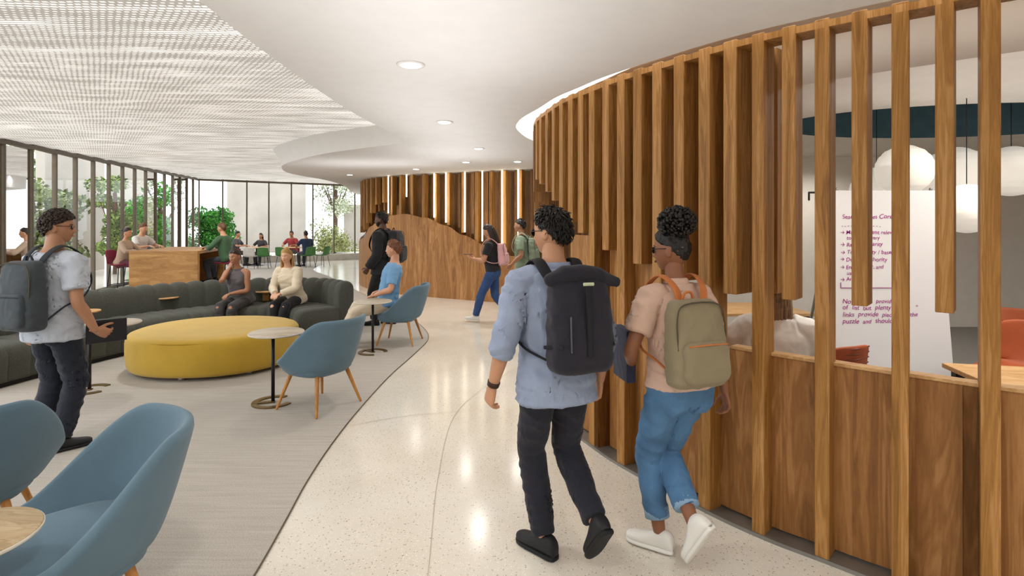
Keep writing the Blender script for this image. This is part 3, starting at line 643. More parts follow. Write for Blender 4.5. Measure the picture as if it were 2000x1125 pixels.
def ik(a,b,l1,l2,hint):
    d=b-a; L=d.length; mx=(l1+l2)*.995
    if L>mx: b=a+d*(mx/L); L=mx
    u=(b-a).normalized(); ca=max(-1,min(1,(l1*l1+L*L-l2*l2)/(2*l1*L))); h=V(hint); p=(h-u*h.dot(u))
    p=p.normalized() if p.length>1e-4 else u.orthogonal(); return a+u*l1*ca+p*l1*math.sqrt(1-ca*ca),b
def hand(bm,w,d,n,side,curl,s):
    d=d.normalized(); n=(n-d*n.dot(d)); n=n.normalized() if n.length>1e-4 else d.orthogonal(); l=d.cross(n)*side
    loft(bm,[(w+d*t*s,l*a*s,n*b*s) for t,a,b in ((-.03,.022,.018),(0,.025,.018),(.03,.036,.017),(.06,.041,.015),(.088,.040,.012),(.096,.034,.008))],20,2.4)
    for off_,L in ((.031,.070),(.0105,.079),(-.010,.073),(-.029,.057)):
        p=w+(d*(.082-abs(off_)*.15)+l*off_)*s; dd=(d+l*off_*2.2).normalized(); a=0; pts=[p];
        for sg,an in ((.45,18+25*curl),(.3,12+38*curl),(.25,8+26*curl)):
            a+=R(an); p=p+(dd*math.cos(a)+n*math.sin(a))*L*sg*s; pts.append(p)
        tube(bm,pts,[.0092*s,.0086*s,.0078*s,.0066*s],10)
    p0=w+(d*.022+l*.022+n*.004)*s; p1=p0+(d*.55+l*.75+n*.25).normalized()*.042*s; p2=p1+(d*.8+l*.35+n*(.2+.4*curl)).normalized()*.03*s; p3=p2+(d*.85+l*.05+n*(.2+.6*curl)).normalized()*.024*s
    tube(bm,[p0,p1,p2,p3],[.014*s,.0105*s,.0095*s,.0075*s],10)
TM=[(-.11,.085,.085,.0),(-.06,.155,.112,-.008),(.0,.17,.118,-.012),(.06,.163,.108,-.008),(.13,.15,.098,0),(.2,.147,.098,.004),(.3,.16,.108,.004),(.38,.172,.118,.0),(.44,.172,.115,-.004),(.485,.155,.1,-.008),(.52,.115,.08,-.01),(.55,.07,.062,-.008),(.6,.056,.057,0),(.68,.054,.056,.012)]
TF=[(-.11,.085,.085,.0),(-.06,.165,.115,-.012),(.0,.175,.12,-.015),(.06,.158,.105,-.008),(.13,.132,.09,0),(.19,.122,.086,.003),(.28,.136,.098,.006),(.36,.15,.115,.012),(.42,.148,.104,.004),(.475,.135,.088,-.006),(.51,.1,.072,-.01),(.545,.058,.053,-.008),(.6,.047,.05,0),(.68,.046,.05,.012)]
def person(label,loc,rz,H,sex,skin,pose,top,bot,shoe,hair,q=1,face=True,group=None,beard=None):
    s=H/1.75; vox={2:.0068,1:.010,0:.016}[q]
    PP=dict(pel=(0,0,.92),lean=0,side=0,twist=0,hy=0,hpi=0,ht=0,LA=(-.09,0,.08),RA=(.09,0,.08),Lk=(-.05,1,0),Rk=(.05,1,0),Lp=0,Rp=0,Lf=8,Rf=-8,LW=(-.27,.04,.86),RW=(.27,.04,.86),Le=(-.35,-1,0),Re=(.35,-1,0),Lh=None,Rh=None,Lc=.5,Rc=.5)
    PP.update(pose); P=V(PP['pel'])*s; le=R(PP['lean']); sd=R(PP['side']); tw=R(PP['twist'])
    U=V((math.sin(sd),math.sin(le),math.cos(le)*math.cos(sd))).normalized()
    Xh=V((1,0,0)); Xs=V((math.cos(tw),math.sin(tw),0)); Xs=(Xs-U*Xs.dot(U)).normalized()
    tab=TF if sex=='f' else TM
    def ringat(t,extra=0,fill=0,flare=0):
        for a,b in zip(tab,tab[1:]):
            if t<=b[0]: break
        k=sst(0,1,(t-a[0])/(b[0]-a[0])) if t>a[0] else 0
        wx,wy,yo=[lerp(a[i],b[i],k) for i in (1,2,3)]
        if fill and t<.42: wx=max(wx,.160 if sex=='m' else .146); wy=max(wy,.116)
        X=Xh.lerp(Xs,sst(0,.4,t)); X=(X-U*X.dot(U)).normalized(); Fd=U.cross(X).normalized()
        return (P+(U*t+Fd*yo)*s,X*(wx+extra+flare)*s,Fd*(wy+extra+flare)*s)
    Fw=U.cross(Xs).normalized()
    Nk=P+U*.52*s; HD=Nk+(V((0,0,1)).lerp(U,.5)).normalized()*.20*s+Fw*.022*s
    shw=.188 if sex=='m' else .162
    MH=Matrix.Translation(HD)@Matrix.Rotation(R(PP['hy']),4,'Z')@Matrix.Rotation(-R(PP['hpi']),4,'X')@Matrix.Rotation(R(PP['ht']),4,'Y')@Matrix.Diagonal((s,s,s,1))
    g=.92 if sex=='f' else 1.
    arms=[];legs=[]
    for sg,k in ((-1,'L'),(1,'R')):
        S=P+U*.462*s+Xs*sg*shw*s; W=V(PP[k+'W'])*s; E,W=ik(S,W,.285*s,.255*s,PP[k+'e'])
        arms.append((S,E,W,sg,k))
        Hp=P+Xh*sg*.088*s-V((0,0,.02*s)); An=V(PP[k+'A'])*s; K,An=ik(Hp,An,.43*s,.415*s,PP[k+'k']); legs.append((Hp,K,An,sg,k))
    bm=NB(); ts=[-.11+i*.79/26 for i in range(27)]; loft(bm,[ringat(t) for t in ts],24)
    if sex=='f':
        for sg in (-1,1): ell(bm,P+(U*.345+Xs*sg*.068+Fw*.075)*s,(.062*s,.06*s,.062*s))
    for S,E,W,sg,k in arms:
        tube(bm,cr([tuple(P+U*.475*s+Xs*sg*.09*s),tuple(S),tuple(S.lerp(E,.5)),tuple(E),tuple(E.lerp(W,.35)),tuple(W)],3)[0:],[x*g*s for (x,) in cr([(.055,),(.057,),(.047,),(.040,),(.041,),(.026,)],3)],14)
    for Hp,K,An,sg,k in legs:
        tube(bm,cr([tuple(Hp),tuple(Hp.lerp(K,.5)),tuple(K),tuple(K.lerp(An,.35)),tuple(An)],4),[x*s for (x,) in cr([(.088,),(.070,),(.049,),(.050,),(.032,)],4)],16)
    meshes=[rm(bm,vox*1.3,3)]
    hb=sph(lambda x,y,z:MH@hp(x,y,z),56,44)
    for sg in (-1,1): ell(hb,(sg*.075,-.008,-.008),(.011,.02,.032),MH@Matrix.Rotation(R(8),4,'X'),12)
    meshes.append(rm(hb,.0045 if q==2 else .006 if q==1 else .011,2,.4))
    for S,E,W,sg,k in arms:
        hb=NB(); hd=PP[k+'h']; d=(W-E).normalized() if not hd else V(hd[0]); n=V((-sg,.25,0)) if not hd else V(hd[1])
        hand(hb,W,d,n,sg,PP[k+'c'],s*(.93 if sex=='f' else 1)); meshes.append(rm(hb,.0038 if q==2 else .005 if q==1 else .008,1,.4))
    bm=NB()
    for m in meshes: bm.from_mesh(m); bpy.data.meshes.remove(m)
    me=bpy.data.meshes.new('person'); bm.to_mesh(me); bm.free(); setsm(me)
    SK=mm('skin_'+skin,skin,rough=.5,var=.06,vs=9)
    body=obj('person',None,SK,None,loc,rz,me=me); tag(body,label,'person',group)
    bots=[(P+(Xh*sg*.075-V((0,0,.05))+V((0,-.05,0)))*s) for sg in (-1,1)]
    hemz=None
    if top:
        tm,sl,hem,lo=top['m'],top.get('sleeve',.55),top.get('hem',-.05),top.get('loose',.014)
        if hem<-.03: hemz=P.z+hem*s
        ex=.012 if hem<-.03 and q else 0
        bm=NB(); n_=18; loft(bm,[ringat(hem+(.53-hem)*i/n_,(lo+ex*max(0,1-i/8))*(1 if i<n_-2 else .6),1,.016*max(0,1-i/5)*(1 if hem<-.03 else 0)) for i in range(n_+1)],26)
        if hem<-.03 and PP['pel'][2]>.8:
            for c in bots: ell(bm,c+V((0,0,.045*s)),(.108*s,.106*s,.1*s))
        if sex=='f':
            for sg in (-1,1): ell(bm,P+(U*.345+Xs*sg*.068+Fw*.078)*s,(.07*s,.066*s,.07*s))
        for S,E,W,sg,k in arms:
            if sl<=0: continue
            pts=[P+U*.478*s+Xs*sg*.09*s,S]; rr=[.058+lo,.060+lo]
            def pt(f): return S.lerp(E,f) if f<=1 else E.lerp(W,f-1)
            def rd(f): return lerp(.058,.044,f) if f<=1 else lerp(.046,.03,f-1)
            m_=max(2,int(sl*5))
            for i in range(1,m_+1): f=sl*i/m_; pts.append(pt(f)); rr.append(rd(f)+lo*(1.25 if sl<1 else 1.))
            tube(bm,pts,[r*g*s for r in rr],16,rnd=False)
        me=rm(bm,vox*1.05,3); wrinkle(me,(.023 if q==2 else .012)*s if q else .003,10,len(label)); obj(top.get('name','shirt'),None,tm,body,me=me)
        if top.get('collar'):
            bm=NB(); c,ax,ay=ringat(.535); Pc=[c+ax*.95*math.cos(2*PI*i/24)+ay*1.05*math.sin(2*PI*i/24)+U*(.012 if math.sin(2*PI*i/24)<0 else -.015)*s for i in range(25)]; tube(bm,Pc,[(.022*s,.007*s)]*25,8,hint=tuple(U),rnd=False); obj('collar',bm,tm,body)
        if top.get('cuff'):
            for S,E,W,sg,k in arms:
                bm=NB(); f=sl-1; a=E.lerp(W,f-.14);b=E.lerp(W,f+.06); tube(bm,[a,a.lerp(b,.5),b],[.060*s,.063*s,.057*s],18,rnd=False); me=rm(bm,.007,2); wrinkle(me,.010,22,2); obj('cuff',None,tm,body,me=me)
    bm_,bl,blo=bot['m'],bot.get('len',1.93),bot.get('loose',.014)
    bm=NB(); hi=bot.get('rise',.07); loft(bm,[ringat(-.11+(hi+.11)*i/8,.009) for i in range(9)],26)
    for c in bots: ell(bm,c,(.085*s,.082*s,.095*s))
    for Hp,K,An,sg,k in legs:
        pts=[];rr=[]; m_=10
        for i in range(m_+1):
            f=bl*i/m_; pts.append(Hp.lerp(K,f) if f<=1 else K.lerp(An,f-1))
            r=lerp(.092,.057,f) if f<=1 else (lerp(.057,.056,(f-1)/.35) if f<1.35 else lerp(.056,.040,(f-1.35)/.65)); rr.append((r+blo*(.5+.5*min(1,f)))*s)
        tube(bm,pts,rr,18,rnd=False)
    me=rm(bm,vox*1.05,3); wrinkle(me,(.018 if q==2 else .010)*s if q else .003,9,len(label)+3,(lambda c:1-sst(hemz-.08,hemz+.02,c.z)) if hemz else None); obj(bot.get('name','trousers'),None,bm_,body,me=me)
    if bot.get('cuff'):
        for Hp,K,An,sg,k in legs: bm=NB(); f=bl-1; tube(bm,[K.lerp(An,f-.12),K.lerp(An,f+.02)],[.068*s,.066*s],18,rnd=False); obj('cuff',bm,bot['cuff'],body)
    for Hp,K,An,sg,k in legs:
        M0=Matrix.Translation(An)@Matrix.Rotation(R(PP[k+'f']),4,'Z')@Matrix.Rotation(-R(PP[k+'p']),4,'X')@Matrix.Diagonal((s*.97,s*.97,s*.97,1))@Matrix.Translation(V((0,0,-.08)))
        rr=[(-.078,.02,.05),(-.07,.03,.078),(-.05,.036,.098),(-.015,.038,.104),(.02,.039,.092),(.06,.042,.072),(.1,.045,.058),(.14,.044,.05),(.17,.037,.044),(.188,.024,.037),(.195,.012,.03)]
        bm=NB(); loft(bm,[(V((0,y,.012+h/2)),V((w,0,0)),V((0,0,h/2))) for y,w,h in cr(rr,2)],20,2.5); bmesh.ops.transform(bm,matrix=M0,verts=bm.verts[:]); so=obj('shoe',bm,shoe[0],body)
        bm=NB(); loft(bm,[(V((0,y,.012)),V((w+.003,0,0)),V((0,0,.012))) for y,w,h in rr],16,4.); bmesh.ops.transform(bm,matrix=M0,verts=bm.verts[:]); obj('sole',bm,shoe[1],so)
        if q==2:
            bm=NB()
            for i in range(5): y=.035+i*.02; h=.098-.011*i; tube(bm,[M0@V((-.024,y,h*.8)),M0@V((0,y,h+.004-.004*i)),M0@V((.024,y,h*.8))],.0028*s,6)
            obj('laces',bm,shoe[1],so)
    hm,style,vol=hair
    def lineat(y): return .06+(.46*y if y>0 else .78*y)
    curly=style in('curly','puff'); sd_=V((len(label)*1.7,0,0))
    def hf(x,y,z):
        r=sst(-.04,.16,z-lineat(y)+.07*noise.noise(V((x*5,y*5,z*5))+sd_)); p=hp(x,y,z)
        k=1+r*(vol+ .05*max(0,z)+(.07*noise.noise(V((x,y,z))*(7 if curly else 4)+sd_)+.05*noise.noise(V((x*9,y*9,z*4))+sd_)+(.035*noise.noise(V((x,y,z))*22) if q else 0)))-(1-r)*.12
        return MH@(V((p.x*k,p.y*k,p.z*k)))
    bm=sph(hf,96 if q==2 else 48,72 if q==2 else 36); bmesh.ops.recalc_face_normals(bm,faces=bm.faces[:])
    rd=random.Random(len(label))
    if style in('short','curly') and q:
        for i in range(1100 if q==2 else 160):
            d=V((rd.gauss(0,1),rd.gauss(0,1),rd.gauss(0,1))).normalized()
            if d.z<lineat(d.y)+.06: continue
            edge=sst(.0,.45,d.z-lineat(d.y)); p=hp(*d); k=1+vol*.8*(.3+.7*edge); n=d.copy(); cdir=(p-V((.01,-.03,.12))); t=(cdir-n*cdir.dot(n)); t=t.normalized() if t.length>1e-4 else V((0,1,0))
            j=V((rd.uniform(-1,1),rd.uniform(-1,1),rd.uniform(-1,1)))*.5; t=(t+j).normalized(); L=.032*(.4+.6*edge)*(1 if style=='short' else .6)*(.35 if d.y>.45 else 1); p=p*k
            w=(.005 if q==2 else .008)*(.6+.4*edge)
            q1=p+t*L*.5+n*L*.3; q2=p+t*L*(1. if style=='short' else .5)+n*L*(.12 if style=='short' else .45)+j*.006
            tube(bm,[MH@p,MH@q1,MH@q2],[w*s,w*.8*s,w*.25*s],6)
    if style in('long','bob'):
        L=.30 if style=='long' else .17
        for i in range(60 if q else 26):
            a=R(rd.uniform(182,358)); c,s2=math.cos(a),math.sin(a); z0=rd.uniform(-.1,.55); rr0=math.sqrt(1-z0*z0)
            p0=hp(c*rr0,s2*rr0,z0)*1.06; ln=L*rd.uniform(.8,1.05)
            pts=[p0,V((p0.x*1.12,p0.y*1.06-.006,p0.z-.08)),V((p0.x*1.15+rd.uniform(-.01,.01),p0.y*1.0-.01,-.1-ln*.4)),V((p0.x*1.1+rd.uniform(-.012,.012),p0.y*.9-.02,-.12-ln))]
            tube(bm,[MH@V(x) for x in cr([tuple(x) for x in pts],3)],[ .011*s]*6+[.010*s,.008*s,.006*s,.003*s],7)
    if style=='bun' or style=='tail':
        ell(bm,(0,-.095,.06),(.04,.04,.04),MH)
    if style=='puff':
        for i in range(1100):
            d=V((rd.gauss(0,1),rd.gauss(0,1),rd.gauss(0,1))).normalized(); c=V((0,-.04,.148))+V((d.x*.105,d.y*.09,d.z*.078))*rd.uniform(.75,1.12); r_=rd.uniform(.005,.013); ell(bm,c,(r_,r_,r_),MH,6)
    if style=='curly':
        for i in range(420 if q==2 else 200):
            d=V((rd.gauss(0,1),rd.gauss(0,1),abs(rd.gauss(0,1))-.3)).normalized()
            if d.z<lineat(d.y)+.05: continue
            r_=rd.uniform(.007,.012); ell(bm,hp(*d)*(1.06+vol*.8),(r_,r_,r_),MH,6)
    obj('hair',bm,hm,body,rec=False)
    if beard:
        def bf(x,y,z):
            r=sst(-.2,-.5,z+.35*abs(y)-.25)*sst(-.25,.1,y)*(1-math.exp(-((x)/.3)**2-((z+.5)/.11)**2)); k=1+.02*r-(1-r)*.1+ .006*noise.noise(V((x,y,z))*14); p=hp(x,y,z)*k; return MH@p
        obj('beard',sph(bf,48,40),hm,body)
    if face and q>0:
        for sg in (-1,1):
            bm=NB(); ell(bm,(sg*.0285,.0705,.003),(.0135,.0125,.0085),MH,14); eo=obj('eye',bm,mm('eye_white','e6e0da',rough=.25,var=.02),body)
            bm=NB(); ell(bm,(sg*.0285,.0815,.003),(.0045,.003,.0045),MH,10); obj('iris',bm,mm('iris_brown','2a1a10',rough=.2),eo)
            bm=NB(); tube(bm,[MH@V((sg*.014,.0895,.021)),MH@V((sg*.03,.0885,.026)),MH@V((sg*.046,.077,.021))],[.002*s,.0026*s,.0014*s],8); obj('eyebrow',bm,hm,body)
        bm=NB(); tube(bm,[MH@V((-.024,.083,-.055)),MH@V((-.012,.0925,-.0605)),MH@V((0,.096,-.062)),MH@V((.012,.0925,-.0605)),MH@V((.024,.083,-.055))],[.003*s,.0055*s,.006*s,.0055*s,.003*s],8); obj('lips',bm,mm('lips_'+('d' if int(skin[0:2],16)<150 else 'l'),'7d4438' if int(skin[0:2],16)<150 else 'b5665c',rough=.45),body)
    return dict(o=body,s=s,P=P,U=U,X=Xs,F=Fw,MH=MH,loc=V(loc),rz=rz,arms=arms,legs=legs)
def glasses(I,m=None):
    bm=NB(); MH=I['MH']
    for sg in (-1,1):
        P=[MH@V((sg*.031+.021*math.cos(2*PI*i/20),.094-.004*abs(math.cos(2*PI*i/20)),.002+.016*math.sin(2*PI*i/20))) for i in range(21)]; tube(bm,P,.0018,6,rnd=False)
        tube(bm,[MH@V((sg*.05,.09,.008)),MH@V((sg*.074,.05,.01)),MH@V((sg*.08,-.01,.008)),MH@V((sg*.079,-.03,-.008))],.0022,6)
    tube(bm,[MH@V((-.01,.097,.006)),MH@V((.01,.097,.006))],.002,6); o=obj('glasses',bm,BLACK,I['o'])
    bm=NB()
    for sg in (-1,1): ell(bm,(sg*.031,.0935,.002),(.020,.0012,.015),MH,16)
    obj('lens',bm,m or mm('dark_lens','1a1714',rough=.1),o)
def backpack(I,w,h,dep,t0,m,sm,label,pocket=True,roll=False,off_=0,pm=None,sw=.030):
    s,P,U,X,Fd=I['s'],I['P'],I['U'],I['X'],I['F']
    e=empty('backpack',label,'backpack',I['loc'],I['rz'])
    T=lambda x,y,t: P+(X*x+Fd*y+U*t)*s
    y0=-.13-dep/2
    bm=NB(); rg=[]
    for k,a,b in ((0,.8,.7),(.02,.92,.86),(.07,1.,.98),(.25,1.03,1.04),(.5,1.01,1.),(.75,.97,.9),(.9,.92,.78),(.97,.84,.66),(1.,.7,.5)):
        rg.append((T(off_,y0-(1-b)*-.3*dep,t0+h*k),X*w/2*a*s,Fd*dep/2*b*s))
    loft(bm,rg,36,3.2); me=rm(bm,.008,2); wrinkle(me,.012,9,3); obj('bag_body',None,m,e,me=me)
    if pocket:
        bm=NB(); rg=[]
        for k,a,b in ((0,.7,.4),(.05,.9,.8),(.2,1,1),(.8,1,.95),(.95,.9,.7),(1.,.75,.35)): rg.append((T(off_,y0-dep*.48,t0+h*(.06+.48*k)),X*w*.42*a*s,Fd*dep*.2*b*s))
        loft(bm,rg,30,3.5); me=rm(bm,.007,2); wrinkle(me,.006,9,5); pk=obj('front_pocket',None,pm or m,e,me=me)
        bm=NB(); z=t0+h*.5; tube(bm,[T(off_-w*.36,y0-dep*.62,z),T(off_,y0-dep*.69,z+.004),T(off_+w*.36,y0-dep*.62,z)],.004*s,6); obj('zipper',bm,sm,pk)
        bm=NB(); tube(bm,cr([tuple(T(off_-w*.46,y0-dep*.34,t0+h*.45)),tuple(T(off_-w*.45,y0-dep*.32,t0+h*.8)),tuple(T(off_-w*.3,y0-dep*.32,t0+h*.965)),tuple(T(off_+w*.3,y0-dep*.32,t0+h*.965)),tuple(T(off_+w*.45,y0-dep*.32,t0+h*.8)),tuple(T(off_+w*.46,y0-dep*.34,t0+h*.45))],4),.004*s,6); obj('seam_piping',bm,mm('piping_dark','4d4538',rough=.8),e)
    else:
        bm=NB(); tube(bm,[T(off_-w*.3,y0-dep*.55,t0+h*.25),T(off_-w*.3,y0-dep*.55,t0+h*.6)],.004*s,6); obj('zipper',bm,mm('zip_grey','55555c'),e)
        bm=NB(); tube(bm,[T(off_,y0-dep*.58,t0+h*.2),T(off_,y0-dep*.58,t0+h*.6),T(off_,y0-dep*.53,t0+h*.9)],[(.014*s,.003*s)]*3,8,hint=tuple(X)); obj('front_strap',bm,sm,e)
        for sg in (-1,1): bm=NB(); tube(bm,[T(off_+sg*w*.52,y0+dep*.3,t0+h*.25),T(off_+sg*w*.55,y0-dep*.1,t0+h*.28),T(off_+sg*w*.43,y0-dep*.5,t0+h*.3)],[(.009*s,.003*s)]*3,8,hint=tuple(U)); obj('side_strap',bm,sm,e)
    if roll:
        bm=NB(); tube(bm,[T(off_-w*.5,y0-.01,t0+h*.97),T(off_-w*.3,y0-.02,t0+h*1.02),T(off_,y0-.02,t0+h*1.03),T(off_+w*.35,y0-.02,t0+h*1.0),T(off_+w*.68,y0-.01,t0+h*.93)],[(.03*s,.02*s),(.04*s,.04*s),(.042*s,.045*s),(.038*s,.038*s),(.022*s,.014*s)],18,hint=tuple(U)); me=rm(bm,.007,2); wrinkle(me,.012,10,2); obj('roll_top',None,m,e,me=me)
        bm=NB(); tube(bm,[T(off_-.02,y0-dep*.5,t0+h*.93),T(off_+.03,y0-dep*.5,t0+h*.93)],[(.008*s,.003*s)]*2,8,hint=tuple(U)); obj('brand_patch',bm,mm('patch','b9c3a0'),e)
    bm=NB(); tube(bm,cr([tuple(T(off_-.035,y0+dep*.3,t0+h*.97)),tuple(T(off_-.02,y0+dep*.25,t0+h+.035)),tuple(T(off_+.02,y0+dep*.25,t0+h+.035)),tuple(T(off_+.035,y0+dep*.3,t0+h*.97))],3),.007*s,8); obj('grab_handle',bm,sm,e)
    for sg in (-1,1):
        pts=[T(off_*.5+sg*.07,-.16,t0+h*.9),T(sg*.085,-.125,.51),T(sg*.1,-.05,.575),T(sg*.105,.02,.575),T(sg*.11,.1,.515),T(sg*.125,.15,.4),T(sg*.15,.145,.29),T(sg*.19,.06,.2),T(sg*.18,-.06,.15),T(off_*.5+sg*.13,-.16,t0+.05)]
        P2=cr([tuple(x) for x in pts],4); n_=len(P2); bm=NB(); tube(bm,P2,[((sw if i<n_*.65 else .011)*s,.006*s) for i in range(n_)],10,hint=tuple(X)); obj('shoulder_strap',bm,sm,e)
    return e
HB=mat('hair_black','120d0b',rough=.45,var=.3,vs=40,bump=.6,bs=90); HD_=mat('hair_dark_brown','2a1a10',rough=.45,var=.3,vs=40,bump=.6,bs=90); HBr=mat('hair_brown','5a3d22',rough=.5,var=.3,vs=40,bump=.6,bs=90); HBl=mat('hair_blond','a9824c',rough=.5,var=.3,vs=40,bump=.6,bs=90); HR=mat('hair_auburn','6e452a',rough=.5,var=.3,vs=40,bump=.6,bs=90); HG=mat('hair_grey_brown','8a6d52',rough=.5,var=.3,vs=40,bump=.6,bs=90)
def cl(n,h,**k): return mm('cloth_'+n,h,rough=.85,var=.07,vs=5,bump=.25,bs=240,sheen=.1,fold=.55,**k)
JEAN=mat('denim','4f769c',rough=.85,var=.3,vs=5,bump=.3,bs=260,fold=.6); JEAND=mat('denim_dark','2f4a78',rough=.85,var=.2,vs=5,fold=.5); WSH=mat('white_shoe','e2dfd8',rough=.6,var=.03); BSH=mat('black_shoe','17171a',rough=.6); BSO=mat('black_sole','101012',rough=.7); BRS=mat('brown_shoe','4a3422',rough=.5)
I=person('man in pale blue shirt and dark trousers walking away with black roll top backpack',(.22,2.71,0),R(18),1.74,'m','c08d6c',
 dict(hy=36,hpi=3,lean=3,pel=(0,0,.905),LA=(-.06,.0,.08),Lf=26,RA=(.12,-.22,.24),Rp=52,Rf=4,Lk=(-.1,1,0),Rk=(0,1,0),LW=(-.32,.04,.86),RW=(.26,.02,.85),Lc=.7,Rc=.7),
 dict(m=cl('paleblue','8f9bb3'),sleeve=1.25,hem=-.12,loose=.020,collar=1,cuff=1),dict(m=cl('navyblack','1b1c27'),loose=.012),(BSH,BSO),(HB,'short',.10),2)
glasses(I); backpack(I,.30,.44,.2,.06,cl('packblack','1d1b26'),mm('strap_black','16151c',rough=.8),'black roll top backpack worn by the man in pale blue shirt',False,True,.03)
bm=NB(); S,E,W,sg,k_=I['arms'][0]; d=(W-E).normalized(); tube(bm,[W-d*.03,W-d*.005],[.032,.030],18,rnd=False); wo=obj('wristwatch',bm,mm('watch_brown','3a2018'),None,I['loc'],I['rz']); tag(wo,'dark wristwatch on left wrist of the man in pale blue shirt','watch')
I=person('woman with curly puff hair, peach tee and blue jeans walking with khaki backpack',(.84,2.7,0),R(20),1.64,'f','8a5a3f',
 dict(hy=36,hpi=4,lean=4,pel=(0,0,.91),LA=(-.08,.06,.085),Lf=36,RA=(-.04,-.17,.25),Rp=60,Rf=22,LW=(-.17,.2,.98),Le=(-1,-.9,-.3),Lh=((.2,.9,-.1),(.9,.1,.1)),RW=(.27,-.04,.84),Lc=.9,Rc=.7),
 dict(m=cl('peach','d4b3a0'),sleeve=.66,hem=.0,loose=.018,collar=1,name='tee_shirt'),dict(m=JEAN,len=1.76,loose=.015,cuff=mm('denim_pale','8aa9c4',rough=.85),rise=.12,name='jeans'),(WSH,WSH),(HB,'puff',.045),2)
glasses(I); backpack(I,.31,.42,.16,.04,cl('khaki','877b60'),cl('orangestrap','bf7038'),'khaki backpack with orange straps worn by the woman in peach tee',True,False,-.05,None,.022)
bm=NB(); box(bm,(-.17,.24,.97),(.05,.2,.27),R(-10),.006); tag(obj('notebook',bm,cl('navybook','2c3148'),None,I['loc'],I['rz'],smooth=False),'dark navy notebook held under the arm of the woman in peach tee','notebook')
I=person('man in white tee with grey backpack standing at left holding a black tablet',(-3.36,3.95,.006),R(-14),1.74,'m','b07f60',
 dict(hy=-46,hpi=2,LA=(-.1,-.06,.08),RA=(.08,-.02,.08),RW=(.28,.08,.88),Re=(.3,-1,-.2),Rh=((.35,.8,-.45),(-.8,0,.5)),LW=(-.28,.0,.87),Rc=.9,Lf=-10,Rf=-25),
 dict(m=cl('whitetee','bcc2cd'),sleeve=.7,hem=-.1,loose=.018,name='tee_shirt'),dict(m=cl('darkjeans','1a1f2c')),(BSH,BSO),(HD_,'curly',.12),2)
glasses(I); backpack(I,.32,.48,.17,.0,cl('packgrey','3f464b'),mm('strap_grey','2c3136',rough=.8),'dark grey backpack worn by the man standing at left')
bm=NB(); box(bm,(.275,.17,.85),(.018,.25,.17),R(-30),.004); tag(obj('tablet',bm,BLACK,None,I['loc'],I['rz'],smooth=False),'black tablet held by the man standing at left','tablet')
def sit(h,**k):
    d=dict(pel=(0,0,h+.10),LA=(-.1,.42,.08),RA=(.1,.42,.08),Lk=(-.1,.6,1),Rk=(.1,.6,1),LW=(-.12,.30,h+.19),RW=(.12,.30,h+.19),Le=(-.8,-.6,-.3),Re=(.8,-.6,-.3),Lh=((.15,1,-.25),(0,-.2,-1)),Rh=((-.15,1,-.25),(0,-.2,-1)),Lc=.3,Rc=.3); d.update(k); return d
person('man in light blue shirt and khaki trousers seated in a blue lounge chair',(-1.68,7.5,.006),R(104),1.8,'m','c99577',
 sit(.44,lean=-10,hy=-16,pel=(0,.06,.56),LA=(-.12,.66,.08),RA=(.1,.56,.08),LW=(-.2,.22,.68),RW=(.1,.16,.7)),dict(m=cl('skyblue','6f9cc4'),sleeve=.8,hem=-.04),dict(m=cl('khakipants','d2c3aa'),loose=.02),(BRS,BSO),(HR,'short',.08),1)
I=person('bearded man in black jacket standing with a black backpack near the far wood wall',(-2.14,8.9,0),R(80),1.86,'m','5b3a29',
 dict(hy=8,LA=(-.08,.1,.08),RA=(.1,-.1,.08),LW=(-.22,.14,.9),RW=(.24,.1,.9)),dict(m=cl('blackjkt','1a1a1d'),sleeve=1.92,hem=-.12,loose=.03,collar=1,name='jacket'),dict(m=cl('blackpants','1b1b1e')),(BSH,BSO),(HB,'short',.04),1,beard=1)
backpack(I,.32,.5,.2,.05,cl('packblack2','222326'),mm('strap_black','16151c'),'black backpack worn by the bearded man in black jacket',True)
person('woman in grey sleeveless top resting her chin on her hand on the sofa',(-4.12,8.18,.006),R(176),1.66,'f','a06f52',
 sit(.44,lean=14,hy=-4,hpi=6,ht=6,LA=(-.08,.42,.08),RA=(.06,.44,.08),LW=(.0,.32,.67),RW=(.07,.2,1.06),Re=(.3,.6,-1),Rh=((-.3,-.1,1),(-.3,-.8,0)),Rc=.9),dict(m=cl('greytank','5b5658'),sleeve=0,hem=-.04,name='tank_top'),dict(m=cl('darkgrey','3b3837')),(BSH,BSO),(HD_,'bun',.06),1)
person('blond woman in cream sweater and black trousers seated on the sofa',(-3.38,8.3,.006),R(172),1.68,'f','d3a383',
 sit(.44,lean=16,hy=6,hpi=4,LA=(-.1,.52,.08),RA=(.02,.44,.08),LW=(-.02,.42,.66),RW=(.06,.40,.66)),dict(m=cl('cream','d8c9b0'),sleeve=1.9,hem=-.06,loose=.022,name='sweater'),dict(m=cl('black2','18181b')),(WSH,WSH),(HBl,'long',.06),1)
I=person('woman in black tee and blue jeans walking left looking at her phone',(-.33,9.2,0),R(80),1.68,'f','b98465',
 dict(lean=5,hpi=22,pel=(0,0,.9),LA=(-.07,.3,.09),Lp=-8,RA=(.07,-.3,.14),Rp=35,LW=(-.08,.34,1.12),RW=(.08,.33,1.11),Le=(-.6,-.6,-1),Re=(.6,-.6,-1),Lh=((.2,1,.2),(.2,-.1,1)),Rh=((-.2,1,.2),(-.2,-.1,1))),dict(m=cl('blacktee','1c1c20'),sleeve=.6,hem=.0,name='tee_shirt'),dict(m=JEAND,name='jeans'),(WSH,WSH),(HD_,'long',.06),1)
backpack(I,.27,.38,.15,.1,cl('pink','cf9d9d'),cl('pink','cf9d9d'),'pink backpack worn by the woman looking at her phone')
